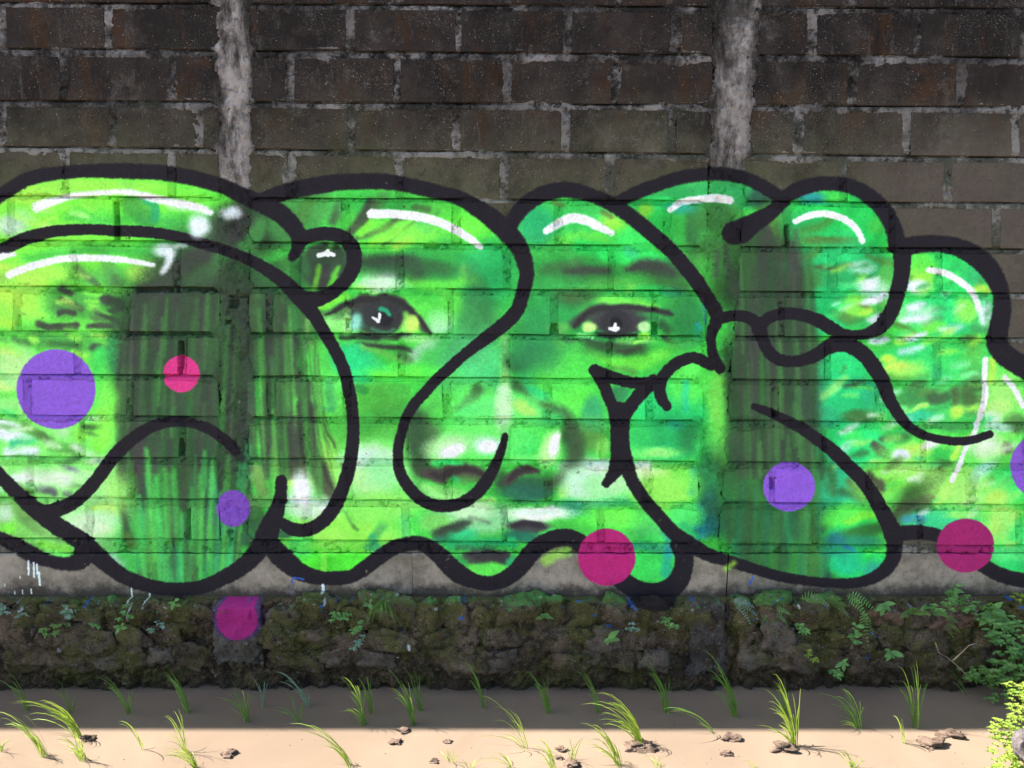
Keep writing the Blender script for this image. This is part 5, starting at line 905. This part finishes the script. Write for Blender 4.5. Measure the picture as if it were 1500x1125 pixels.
for (ua, ub, va, vb, yy) in ((307, 386, 873, 975, -.078), (1007, 1066, 873, 990, -.074)):       # pale piers
    xa, za = unp(ua, va, yy); xb, zb2 = unp(ub, vb, yy); n, m = 90, 120
    Xp = np.linspace(xa, xb, n)[None, :].repeat(m, 0); Zp = np.linspace(zb2 - .02, zbb - .002, m)[:, None].repeat(n, 1)
    Up, Vp = proj(Xp, Zp, yy); ss = 200 if ua < 500 else 220
    ep = np.minimum(np.minimum(Up - ua, ub - Up), vb - Vp) + (nz(Xp.shape, 10, ss, 4, .7) - .5) * 24
    Yp = yy - (nz(Xp.shape, 20, ss + 1, 4) - .5) * .02 + np.where(ep < 0, .09, np.clip(6 - ep, 0, 6) / 6 * .012) + np.clip((Zp - (zbb - .02)) / .018, 0, 1) ** 2 * .05
    link('pier_base', grid_mesh('pier_base', Xp, Yp, Zp), M_PIER, foot)

# ---------------------------------------------------------------- water, mud, bank
def water_material():
    g = NG('muddy_water'); pos = g.n('ShaderNodeNewGeometry').outputs['Position']
    c = g.mix(g.ramp(g.noise(pos, 1.6, 5, .6, .6), .3, .7), (.118, .092, .074), (.142, .112, .089))
    c = g.mix(g.ramp(g.noise(pos, 7, 6, .7, 1.), .60, .76, 0, .35), c, (.09, .073, .062))
    g.l(c, g.b.inputs['Base Color']); g.b.inputs['Roughness'].default_value = .07; g.b.inputs['Specular IOR Level'].default_value = .4
    h = g.math('ADD', g.noise(pos, 5, 3, .5), g.math('MULTIPLY', g.noise(pos, 34, 4, .6), .25)); g.l(g.bump(h, .12, .004), g.b.inputs['Normal'])
    return g.m
o = link('water', grid_mesh('water', *np.broadcast_arrays(np.linspace(-80, 80, 40)[None, :], np.linspace(-80, .3, 40)[:, None], np.zeros((1, 1)))), water_material(), kind='structure')
def simple_mat(name, c1, c2, scale=20, rough=.9, bump=.01, trans=0.):
    g = NG(name); pos = g.n('ShaderNodeNewGeometry').outputs['Position']
    c = g.mix(g.ramp(g.noise(pos, scale, 6, .7), .35, .65), c1, c2); g.l(c, g.b.inputs['Base Color']); g.b.inputs['Roughness'].default_value = rough
    g.b.inputs['Specular IOR Level'].default_value = .3
    if bump: g.l(g.bump(g.noise(pos, scale * 2.5, 6, .75), 1., bump), g.b.inputs['Normal'])
    if trans:
        t = g.n('ShaderNodeBsdfTranslucent'); tc = g.mix(.5, c, (.35, .45, .05)); g.l(tc, t.inputs[0])
        m = g.n('ShaderNodeMixShader'); m.inputs[0].default_value = trans; g.l(g.b.outputs[0], m.inputs[1]); g.l(t.outputs[0], m.inputs[2]); g.l(m.outputs[0], g.out.inputs[0])
    return g.m
M_MUD = simple_mat('wet_mud', (.035, .024, .018), (.13, .092, .075), 26)
gz = grid_mesh('ground', *np.broadcast_arrays(np.linspace(-80, 80, 20)[None, :], np.linspace(-80, 80, 20)[:, None], np.full((1, 1), -.12))); link('ground', gz, M_MUD, kind='structure')

# bank on the right, mostly out of frame, that carries the sunlit bush
bx, by = ung(1545, 1080)
nbk = 60; gx = np.linspace(-.55, 1.6, nbk)[None, :].repeat(nbk, 0); gy = np.linspace(-1.0, .75, nbk)[:, None].repeat(nbk, 1)
hb = np.clip(1 - np.hypot((gx - .75) / 1.0, (gy + .05) / .75), -.4, 1) * .22 + (nz(gx.shape, 7, 301, 4) - .5) * .06
link('bank', grid_mesh('bank', gx + bx, gy + by - .05, hb - .035), simple_mat('bank_earth', (.05, .04, .02), (.14, .11, .06), 15), kind='structure')

M_RICE = simple_mat('rice_leaf', (.055, .15, .02), (.11, .23, .045), 9, .5, 0, .35)
M_RICE_SUN = simple_mat('sunlit_rice_leaf', (.13, .22, .02), (.24, .33, .06), 9, .5, 0, .4)  # lighter copy of the rice leaf, sunlight put into its colour for sunlit clumps
M_FERN = simple_mat('fern_leaf', (.05, .14, .03), (.11, .22, .06), 30, .55, .002, .3)
M_LEAF = simple_mat('broad_leaf', (.06, .18, .05), (.12, .27, .08), 25, .45, .002, .3)
M_LIME = simple_mat('lime_leaf', (.10, .18, .02), (.21, .28, .05), 14, .55, .002, .4)
M_PAINTED = simple_mat('paint_dusted_leaf', (.05, .13, .06), (.18, .27, .25), 70, .7, .002, .2)
M_TWIG = simple_mat('dry_twig', (.20, .14, .10), (.36, .27, .20), 60, .9, .001)

class MB:
    def __init__(s): s.v = []; s.f = []
    def ribbon(s, pts, ws, side):
        """folded blade along pts; side = sideways direction"""
        b = len(s.v)
        for i, (p, w_) in enumerate(zip(pts, ws)):
            t = (pts[min(i + 1, len(pts) - 1)] - pts[max(i - 1, 0)]).normalized(); sd = side - t * side.dot(t)
            sd = sd.normalized() if sd.length > 1e-5 else Vector((1, 0, 0)); nn = t.cross(sd)
            s.v += [p - sd * w_ / 2 + nn * w_ * .18, p, p + sd * w_ / 2 + nn * w_ * .18]
        for i in range(len(pts) - 1):
            a = b + i * 3; s.f += [(a, a + 1, a + 4, a + 3), (a + 1, a + 2, a + 5, a + 4)]
    def leaf(s, p, d, up, L_, W_, fold=.15, droop=.2):
        d = d.normalized(); sd = d.cross(up); sd = sd.normalized() if sd.length > 1e-4 else Vector((1, 0, 0)); n = sd.cross(d)
        pr = [(0, .05), (.18, .62), (.42, 1.), (.7, .78), (.9, .32), (1., .02)]; b = len(s.v)
        for t, w_ in pr:
            q = p + d * L_ * t - n * droop * L_ * t * t; s.v += [q - sd * W_ / 2 * w_ + n * W_ * fold * w_, q, q + sd * W_ / 2 * w_ + n * W_ * fold * w_]
        for i in range(5):
            a = b + i * 3; s.f += [(a, a + 1, a + 4, a + 3), (a + 1, a + 2, a + 5, a + 4)]
    def tube(s, pts, r0, r1, n=5):
        b = len(s.v)
        for i, p in enumerate(pts):
            t = (pts[min(i + 1, len(pts) - 1)] - pts[max(i - 1, 0)]).normalized(); a = t.orthogonal().normalized(); c = t.cross(a); r_ = r0 + (r1 - r0) * i / (len(pts) - 1)
            s.v += [p + (a * math.cos(2 * math.pi * k / n) + c * math.sin(2 * math.pi * k / n)) * r_ for k in range(n)]
        for i in range(len(pts) - 1):
            for k in range(n): s.f.append((b + i * n + k, b + i * n + (k + 1) % n, b + (i + 1) * n + (k + 1) % n, b + (i + 1) * n + k))
    def obj(s, name, mat, parent=None, loc=None): return link(name, pmesh(name, s.v, s.f), mat, parent, True, loc=loc)

# ---------------------------------------------------------------- rice seedlings
def seedling(u, v, tips, mat, label, nb=6, wd=.006, seed=0, z0=0.):
    """tips: picture offsets of blade ends from the foot; blades arch from the foot to about there"""
    r_ = random.Random(seed * 7 + 1); x, y = ung(u, v, z0); m = MB()
    for (du, dv) in tips:
        for k in range(max(1, round(nb * 2.3 / len(tips)))):
            t = r_.uniform(.45, 1.1) if k else 1.08; du_, dv_ = du * t + r_.uniform(-9, 9), dv * t + r_.uniform(-7, 7)
            ty = r_.uniform(-.05, .05); e = unp(u + du_, v + dv_, y + ty); ex, ez = e[0] - x, max(e[1], .012)
            p0 = Vector((r_.uniform(-.010, .010), r_.uniform(-.010, .010), -.02)); p3 = Vector((ex, ty, ez - z0)); arch = abs(ex) * r_.uniform(.25, .6) + .01
            p1 = p0 + Vector((ex * .10, ty * .1, max(ez, .05) * .45 + arch * .3)); p2 = Vector((ex * .62, ty * .6, ez * .95 + arch * .35))
            pts = []
            for i in range(8):
                s = i / 7; pts.append(p0 * (1 - s) ** 3 + p1 * 3 * s * (1 - s) ** 2 + p2 * 3 * s * s * (1 - s) + p3 * s ** 3)
            ww = wd * r_.uniform(.30, .62)
            a = r_.uniform(-.7, .7); m.ribbon(pts, [ww * q for q in (.5, .7, .9, 1., .95, .8, .5, .05)], Vector((math.cos(a) * .6, math.sin(a), .5 * (1 if ex < 0 else -1))))
    o = m.obj('rice_seedling', mat, loc=(x, y, z0)); return tag(o, label, 'seedling', 'rice seedlings planted in the muddy water')
SD = [  # foot, blade tips, sunlit?, blades, width, label
 (41, 1041, [(-38, -46), (-28, -40), (-15, -36)], 0, 8, .005, 'green rice seedling in shaded water at the far left edge'),
 (106, 1044, [(-17, -50), (-22, -30), (2, -20)], 0, 6, .004, 'faint rice seedling in shade behind the big sunlit clump at left'),
 (118, 1080, [(-90, -42), (-65, -52), (-50, -46), (-30, -30)], 1, 14, .006, 'large yellow-green rice clump at left bending far to the left over the shadow edge'),
 (124, 1113, [(-38, -34), (-30, -20), (-15, -42)], 1, 9, .005, 'pale limp rice seedling just in front of the large left clump'),
 (67, 1108, [(-68, -58), (-55, -48), (-40, -50)], 1, 12, .006, 'sunlit rice clump leaning left near the bottom left corner'),
 (2, 1100, [(-30, -22), (14, -20), (-12, -18)], 1, 6, .005, 'sunlit rice seedling cut by the left edge of the photo'),
 (190, 1045, [(-44, -50), (-34, -40), (4, -30)], 0, 8, .005, 'shaded rice seedling left of the magenta dot with long arching blades'),
 (276, 1044, [(-36, -62), (-26, -48), (-8, -30)], 0, 8, .007, 'upright green rice seedling in shade below and left of the magenta dot'),
 (210, 1099, [(-26, -40), (-10, -28)], 1, 2, .005, 'thin two-bladed sunlit rice sprout hooked to the left'),
 (273, 1102, [(-28, -52), (-16, -56), (-30, -20)], 1, 6, .005, 'straggly sunlit rice seedling with tall thin blades near the left'),
 (288, 1124, [(-64, -26), (-44, -32), (-25, -30)], 1, 10, .006, 'low spreading rice clump at the bottom edge left of centre'),
 (362, 1058, [(-30, -54), (-18, -44), (-42, -32), (2, -40)], 0, 11, .006, 'dense rice seedling in shade right below the magenta dot'),
 (386, 1035, [(-12, -40), (-4, -24), (3, -30)], 2, 4, .005, 'small paint-dusted pale blue rice sprout beside the footing'),
 (439, 1058, [(-36, -20), (-20, -44), (2, -30)], 0, 5, .004, 'sparse drooping rice seedling in shade under the second letter'),
 (452, 1036, [(-44, -44), (-26, -34), (-6, -22)], 2, 6, .005, 'rice seedling with paint-whitened tips near the footing at centre left'),
 (534, 1062, [(-34, -70), (-18, -56), (-32, -24), (-6, -50)], 0, 10, .006, 'tall dense rice seedling with one pale folded blade, left of centre'),
 (546, 1045, [(-14, -54), (-6, -50)], 0, 5, .005, 'upright rice seedling close behind the tall dense one left of centre'),
 (606, 1062, [(-42, -74), (-28, -60), (-14, -56), (-4, -44)], 0, 11, .006, 'tall rice seedling fanning out to the left near the picture centre'),
 (617, 1041, [(-20, -62), (-10, -50), (4, -30)], 0, 7, .005, 'rice seedling just behind the fanned one near the picture centre'),
 (709, 1038, [(-36, -68), (-20, -50), (-6, -34)], 0, 7, .005, 'slim leaning rice seedling in shade at the picture centre'),
 (773, 1097, [(-64, -66), (-46, -30), (-26, -52), (-70, -20)], 1, 5, .005, 'bent and broken thin sunlit rice blades crossing the shadow edge at centre'),
 (804, 1045, [(-30, -56), (-24, -40), (-6, -50)], 0, 10, .005, 'compact rice seedling in shade right of the centre'),
 (516, 1124, [(-86, -60), (-62, -56), (-40, -34)], 1, 6, .006, 'long arching yellow-green rice blades at the bottom edge left of centre'),
 (663, 1117, [(-4, -22), (4, -14), (-14, -6)], 1, 3, .004, 'tiny rice sprout with a mud crumb at the bottom centre'),
 (690, 1126, [(-12, -14), (10, -10)], 1, 3, .004, 'tiny cut-off rice sprout at the very bottom centre'),
 (753, 1124, [(-40, -12), (-20, -14), (-60, -6)], 1, 4, .005, 'flat-lying yellow rice blades at the bottom right of centre'),
 (878, 1044, [(-40, -62), (-26, -48), (-10, -30)], 0, 6, .005, 'curved rice seedling in shade behind the large sunlit clump with mud'),
 (941, 1091, [(-76, -58), (-62, -66), (-40, -60), (-20, -36), (-56, -34)], 1, 17, .007, 'largest sunlit rice clump right of centre rooted in a mud clod'),
 (977, 1044, [(-36, -70), (-22, -56), (-4, -50), (2, -36)], 0, 10, .006, 'tall rice seedling in shade left of the second pier'),
 (1077, 1050, [(-46, -86), (-30, -60), (-40, -48), (-12, -44), (-2, -38)], 0, 12, .006, 'tallest shaded rice seedling below the right pier'),
 (1046, 1075, [(-68, -30), (-50, -26)], 0, 3, .006, 'single long rice leaf lying flat toward the left at right of centre'),
 (908, 1121, [(-50, -52), (-34, -54), (-20, -36), (-56, -24)], 1, 12, .006, 'sunlit rice clump at the bottom in front of the largest clump'),
 (838, 1114, [(-8, -28), (-2, -22), (14, -24)], 1, 6, .004, 'small upright yellow rice seedling at the bottom right of centre'),
 (813, 1126, [(-34, -28), (-20, -34)], 1, 7, .005, 'rice clump cut by the bottom edge right of centre'),
 (965, 1126, [(-22, -24), (-8, -18), (6, -14)], 1, 4, .005, 'thin rice seedling cut by the bottom edge beside the largest clump'),
 (1152, 1053, [(-22, -58), (-6, -50)], 0, 6, .005, 'dark rice seedling hidden behind the bright broad-bladed one at right'),
 (1164, 1094, [(-46, -78), (-26, -98), (-34, -62), (0, -84), (-44, -34)], 1, 11, .009, 'bright broad-bladed rice seedling standing upright from a mud clod at right'),
 (1259, 1067, [(-56, -52), (-22, -60), (-38, -30), (2, -44), (-22, -6)], 3, 11, .006, 'rice seedling at the right with blades arching left and drooping'),
 (1342, 1067, [(-20, -84), (-3, -88), (14, -70), (-24, -60)], 3, 9, .006, 'tall upright rice seedling spreading like a fork at the right'),
 (1326, 1088, [(-12, -34)], 1, 2, .008, 'single thick yellow rice leaf just left of the big mud lump'),
 (1414, 1018, [(-34, -34), (-20, -24)], 0, 2, .004, 'thin fallen rice stalk in shade at the right by the footing'),
 (1250, 1125, [(-24, -20), (-10, -24), (12, -16)], 1, 6, .004, 'small rice sprout cut by the bottom edge at right'),
 (1105, 1128, [(-18, -12), (-4, -16)], 1, 3, .004, 'faint rice tips at the bottom edge below the right pier'),
]
mats = {0: M_RICE, 1: M_RICE_SUN, 2: M_PAINTED, 3: M_RICE}
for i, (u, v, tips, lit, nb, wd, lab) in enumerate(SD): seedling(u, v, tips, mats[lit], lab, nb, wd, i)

# ---------------------------------------------------------------- mud clods
CL = [(131, 1082, 10, 'small dark mud clod at the foot of the large left rice clump'), (334, 1105, 11, 'brown mud lump alone in the sunlit water left of centre'), (580, 1087, 10, 'mud clod left of centre just past the shadow edge'), (592, 1071, 9, 'thin mud clod lying on the shadow edge left of centre'),
      (655, 1087, 6, 'tiny dark mud crumb near the centre'), (635, 1116, 7, 'small round mud crumb at the bottom centre'), (936, 1094, 19, 'wide mud clod holding the roots of the largest rice clump'), (823, 1099, 8, 'small mud clod right of the bent rice blades'), (818, 1111, 6, 'pebble-like mud crumb at the bottom right of centre'),
      (838, 1120, 12, 'low mud clod under the small upright rice seedling'), (1071, 1082, 13, 'flat speckled mud clod below the right pier'), (1065, 1104, 8, 'small mud crumb under the flat speckled clod'), (1148, 1097, 17, 'mud clod at the foot of the bright broad-bladed rice seedling'), (1368, 1092, 16, 'left part of the big mud lump at the right'), (1393, 1078, 15, 'right part of the big mud lump at the right')]
for i, (u, v, s, lab) in enumerate(CL):
    x, y = ung(u, v); m = s * .82 / 360.
    me = rock_mesh('mud_clod', m, m * .7, m * .38, 50 + i, 4, .95); tag(link('mud_clod', me, M_MUD, loc=(x, y, m * .08)), lab, 'mud clod', 'mud clods in the water')

_c = random.Random(8); cv = []; cf = []
for i in range(150):
    u, v = _c.uniform(-200, 1700), _c.uniform(1072, 1180) if i % 4 else _c.uniform(1012, 1064); x, y = ung(u, v); r_ = _c.uniform(.0012, .0045) * (1.6 if _c.random() < .1 else 1); b_ = len(cv)
    cv += [(x + r_ * _c.uniform(.6, 1.5) * math.cos(k * 1.257), y + r_ * _c.uniform(.6, 1.3) * math.sin(k * 1.257), -.001) for k in range(5)] + [(x, y, r_ * .7)]; cf += [(b_ + k, b_ + (k + 1) % 5, b_ + 5) for k in range(5)]
o = link('mud_crumbs', pmesh('mud_crumbs', cv, cf), M_MUD, kind='stuff'); o['label'] = 'tiny specks of mud scattered on the water'; o['category'] = 'mud'
# ---------------------------------------------------------------- plants on the footing
def fern(m, base, d, L_, up=Vector((0, 0, 1)), npair=11, wide=.32, droop=.5, r_=random):
    d = d.normalized(); pts = [base + d * L_ * s - Vector((0, 0, 1)) * droop * L_ * s * s for s in [i / npair for i in range(npair + 1)]]
    m.tube(pts, .0011, .0004, 4)
    for i in range(1, npair + 1):
        s = i / npair; t = (pts[i] - pts[i - 1]).normalized(); side = t.cross(Vector((0, -1, .35)).normalized()).normalized(); ln = L_ * wide * (1 - s * .85) * (min(1, s * 4))
        for k in (-1, 1): m.leaf(pts[i], side * k + t * .35, Vector((0, -1, .4)), ln * r_.uniform(.85, 1.1), L_ / npair * .62, .05, .12)
def leafy(m, base, h, n, L_, W_, r_, spread=.6, lean=Vector((0, -.3, 1))):
    top = base + lean.normalized() * h; pts = [base.lerp(top, i / 5) + Vector((r_.uniform(-.003, .003), 0, 0)) for i in range(6)]; m.tube(pts, .0014, .0007, 4)
    for i in range(n):
        s = .25 + .75 * i / max(1, n - 1); p = base.lerp(top, s); a = i * 2.4 + r_.uniform(-.4, .4)
        m.leaf(p, Vector((math.cos(a) * spread, -.35 - .2 * abs(math.sin(a)), .25 + math.sin(a) * .35)), Vector((0, -.7, .7)), L_ * r_.uniform(.7, 1.15), W_ * r_.uniform(.8, 1.1), .12, .35)
def plant(name, u, v, y, label, cat, kind, mat, size, n=6, seed=0, ang=90, group=None, W_=None, droop=.5):
    r_ = random.Random(900 + seed); x, z = unp(u, v, y); m = MB(); o0 = Vector((0, 0, 0)); s = size / 365. * (.9 if kind == 'fern' else 1.1 if kind != 'bush' else 1.)
    if kind == 'fern':
        root = empty(name, label, cat, (x, y, z), group)
        for k in range(n):
            m = MB(); a = R(ang) + (k - (n - 1) / 2) * .55 + r_.uniform(-.15, .15); fern(m, o0, Vector((math.cos(a), -.35 + r_.uniform(-.2, .1), math.sin(a))), s * r_.uniform(.8, 1.1), r_=r_, droop=droop); m.obj('frond', mat, root)
        return root
    elif kind == 'leafy':
        leafy(m, o0, s, n, (W_ or 12) / 365. * 1.5, (W_ or 12) / 365. * .8, r_, lean=Vector((math.cos(R(ang)), -.3, math.sin(R(ang)))))
    elif kind == 'bush':
        for k in range(int(n * 1.5)):
            a = r_.uniform(.1, math.pi - .1); rr_ = s * r_.uniform(.2, 1); b = Vector((math.cos(a) * rr_ * .9, r_.uniform(-.07, .03), math.sin(a) * rr_ * .9 if ang > 0 else (r_.uniform(-1, .4)) * s))
            leafy(m, b, s * .4, 6, (W_ or 9) / 365. * r_.uniform(.6, 1.1), (W_ or 9) / 365. * .5, r_, lean=Vector((math.cos(a), -.4, .6)))
    elif kind == 'grass':
        for k in range(n):
            a = r_.uniform(-1.2, 1.3); L_ = s * r_.uniform(.5, 1.1); d = Vector((math.sin(a), -.55 - r_.uniform(0, .4), math.cos(a) * .9))
            pts = [d * L_ * t * .8 - Vector((0, 0, 1)) * L_ * 1.0 * t * t + Vector((0, -.02 * t, 0)) for t in [i / 7 for i in range(8)]]
            m.ribbon(pts, [.0042 * q for q in (.6, .9, 1, 1, .9, .7, .4, .05)], Vector((math.cos(a), -1, .3)))
    o = m.obj(name, mat, loc=(x, y, z)); return tag(o, label, cat, group)
FG = 'small plants rooted in the footing'
P_ = [('fern', 40, 905, 'paint-whitened fern at the far left of the footing', 'fern', 'fern', M_PAINTED, 26, 3, 100), ('weed', 5, 900, 'pale leafy weed cut by the left edge of the footing', 'weed', 'bush', M_PAINTED, 16, 8, 90), ('weed', 103, 908, 'small weed splashed with white paint left of the dripping one', 'weed', 'leafy', M_PAINTED, 22, 7, 80),
      ('weed', 190, 900, 'little green weed beside a white paint drip', 'weed', 'bush', M_LEAF, 13, 7, 90), ('weed', 82, 925, 'low dark green creeping weed on the rubble at left', 'weed', 'bush', M_FERN, 14, 8, 90), ('weed', 142, 915, 'tiny clover-like weed under the left letter', 'weed', 'bush', M_LEAF, 8, 5, 90), ('weed', 238, 915, 'blue-green speckled weed left of the magenta dot', 'weed', 'bush', M_PAINTED, 9, 5, 90), ('weed', 257, 888, 'tiny paint-spotted seedling on the ledge left of the magenta dot', 'weed', 'leafy', M_LEAF, 9, 4, 90), ('weed', 175, 922, 'two-leafed weed on the stones below the drip', 'weed', 'leafy', M_LEAF, 8, 4, 60),
      ('grass_tuft', 562, 882, 'tuft of long arching grass hanging over the ledge at centre left', 'grass tuft', 'grass', M_FERN, 46, 46, 90), ('weed', 500, 905, 'yellow-green round-leaved weed left of the grass tuft', 'weed', 'bush', M_LEAF, 13, 9, 90), ('weed', 527, 922, 'round-leaved trailing weed just below the grass tuft', 'weed', 'bush', M_LEAF, 10, 6, 90), ('weed', 528, 942, 'lowest trailing weed below the grass tuft', 'weed', 'bush', M_PAINTED, 9, 5, 90), ('weed', 540, 892, 'lobed leaf weed growing inside the grass tuft', 'weed', 'leafy', M_LEAF, 12, 4, 80),
      ('fern', 797, 905, 'small bright fern alone on the footing right of centre', 'fern', 'fern', M_LEAF, 19, 4, 90), ('weed', 890, 930, 'weed with five broad pointed green leaves below the magenta dot', 'weed', 'broad', M_LEAF, 16, 5, 90), ('weed', 924, 913, 'tiny speckled weed right of the broad-leaved one', 'weed', 'bush', M_PAINTED, 8, 4, 90), ('weed', 975, 908, 'tiny bright green rosette left of the right pier', 'weed', 'bush', M_LEAF, 8, 5, 90),
      ('fern', 1075, 880, 'feathery fern dusted with teal paint beside the right pier', 'fern', 'fern', M_PAINTED, 32, 3, -10), ('fern', 1108, 885, 'green fern right of the teal-dusted fern', 'fern', 'fern', M_FERN, 26, 4, 60), ('fern', 1128, 892, 'palm-like hanging fern with narrow fingers right of the pier', 'fern', 'fern', M_LEAF, 30, 6, -60), ('fern', 1172, 877, 'large fern frond arching up over the black outline', 'fern', 'fern', M_FERN, 52, 1, 22), ('fern', 1215, 880, 'leafy fern between the arching frond and the curled one', 'fern', 'fern', M_FERN, 30, 4, 40), ('fern', 1240, 872, 'curled fern hanging down to the right of the leafy fern', 'fern', 'fern', M_LEAF, 44, 2, -15),
      ('weed', 1290, 880, 'three-leafed pale green weed against the concrete', 'weed', 'broad', M_LEAF, 15, 4, 90), ('fern', 1262, 895, 'drooping dark fern trailing down the stones', 'fern', 'fern', M_FERN, 34, 2, -70), ('weed', 1247, 950, 'tall-stemmed weed with paired leaves on the lower stones', 'weed', 'leafy', M_LEAF, 42, 10, 92), ('weed', 1230, 965, 'low four-leafed weed beneath the tall-stemmed one', 'weed', 'broad', M_LEAF, 13, 5, 90), ('weed', 1300, 950, 'drooping broad-leaved weed right of the tall-stemmed one', 'weed', 'broad', M_LEAF, 17, 5, -90), ('weed', 1170, 918, 'tiny star-shaped weed under the large frond', 'weed', 'bush', M_LEAF, 6, 4, 90), ('weed', 1184, 956, 'tiny yellow-green sprout on a low stone', 'weed', 'bush', M_LIME, 5, 4, 90), ('weed', 1222, 985, 'small weed just above the waterline at right', 'weed', 'bush', M_LEAF, 8, 5, 90),
      ('fern', 1335, 900, 'upright fern at the left of the dense fern patch', 'fern', 'fern', M_FERN, 34, 4, 100), ('fern', 1357, 897, 'bright fern in the middle of the dense fern patch', 'fern', 'fern', M_LEAF, 36, 4, 80), ('fern', 1372, 905, 'spreading fern over the orange stone', 'fern', 'fern', M_FERN, 34, 4, 20), ('weed', 1392, 890, 'bushy flowering weed above the orange stone', 'weed', 'bush', M_LEAF, 26, 18, 90), ('weed', 1392, 880, 'upright leafy weed tip standing above the bushy one', 'weed', 'leafy', M_LEAF, 26, 9, 90), ('weed', 1445, 890, 'weed with long pointed leaves at the right', 'weed', 'broad', M_LEAF, 24, 8, 90), ('weed', 1430, 900, 'leafy weed left of the long-leaved one', 'weed', 'bush', M_FERN, 20, 12, 90), ('weed', 1462, 900, 'drooping long-leaved weed near the right edge', 'weed', 'broad', M_LEAF, 22, 7, -90),
      ('bush', 1495, 930, 'dark green leafy bush hanging down at the right edge', 'bush', 'bush', M_LEAF, 50, 46, -90), ('bush', 1478, 975, 'dense small-leaved bush at the right reaching the waterline', 'bush', 'bush', M_FERN, 46, 44, -90), ('bush', 1425, 993, 'low small-leaved bush spreading over the shaded waterline', 'bush', 'bush', M_FERN, 22, 16, 90), ('weed', 1497, 880, 'bright leaf cluster at the right edge above the ledge', 'weed', 'bush', M_LIME, 16, 10, 90)]
for i, (nm, u, v, lab, cat, kd, mt, size, n, ang) in enumerate(P_):
    y = -.06 - (.03 if v > 915 else 0) - (.02 if v > 950 else 0)
    if kd == 'broad':
        r_ = random.Random(i); x, z = unp(u, v, y); root = empty(nm, lab, cat, (x, y - .02, z), FG)
        for k in range(n):
            m = MB()
            a = R(-90) + (k - (n - 1) / 2) * (4.2 / n) + r_.uniform(-.35, .35) + (.5 if ang > 0 else -.2); L_ = size / 365. * r_.uniform(.6, 1.25)
            m.leaf(Vector((0, -.004, 0)), Vector((math.cos(a), -.45, math.sin(a))), Vector((0, -.8, .5)), L_, L_ * .45, .12, .25); m.obj('leaf', mt, root)
        m = MB(); m.tube([Vector((0, .02, -.03)), Vector((0, .005, -.01)), Vector((0, -.004, 0))], .0016, .0012, 5); m.obj('stem', mt, root)
    else: plant(nm, u, v, y - .012, lab, cat, kd, mt, size, n, i, ang, FG, (6.5 if size < 40 else 8.5) if kd == 'bush' else 8)
# dry twig
m = MB(); tw = [(1372, 943), (1377, 958), (1390, 965), (1402, 975), (1418, 991)]; tw2 = [(1394, 966), (1410, 957), (1422, 947), (1430, 941)]
o0 = unp(1390, 965, -.12)
for t_ in (tw, tw2): m.tube([Vector((unp(a, b, -.12)[0] - o0[0], 0.012 * math.sin(a), unp(a, b, -.12)[1] - o0[1])) for a, b in t_], .0026, .0012, 5)
tag(m.obj('dry_twig', M_TWIG, loc=(o0[0], -.12, o0[1])), 'forked dry twig resting against the stones at the right', 'twig')
# sunlit bush and rock on the bank in the corner
for i, (u, v, yy, size, n, lab) in enumerate([(1500, 1075, -.62, 42, 120, 'sunlit yellow-green bush with fine leaves in the bottom right corner'), (1492, 1118, -.72, 38, 110, 'sunlit feathery weed patch at the very bottom right corner'), (1506, 1020, -.5, 34, 80, 'sunlit pale bush at the right edge above the corner bush')]):
    plant('bush', u, v, yy, lab, 'bush', 'bush', M_LIME, size, n, 700 + i, -90, 'sunlit bushes in the corner', 5.2)
x, z = unp(1502, 1092, -.78); me = rock_mesh('rock', .032, .03, .05, 99, 4, .3); tag(link('rock', me, simple_mat('grey_rock', (.05, .045, .05), (.11, .10, .11), 30), loc=(x, -.78, z)), 'smooth grey-purple rock among the sunlit bushes at the right edge', 'rock')
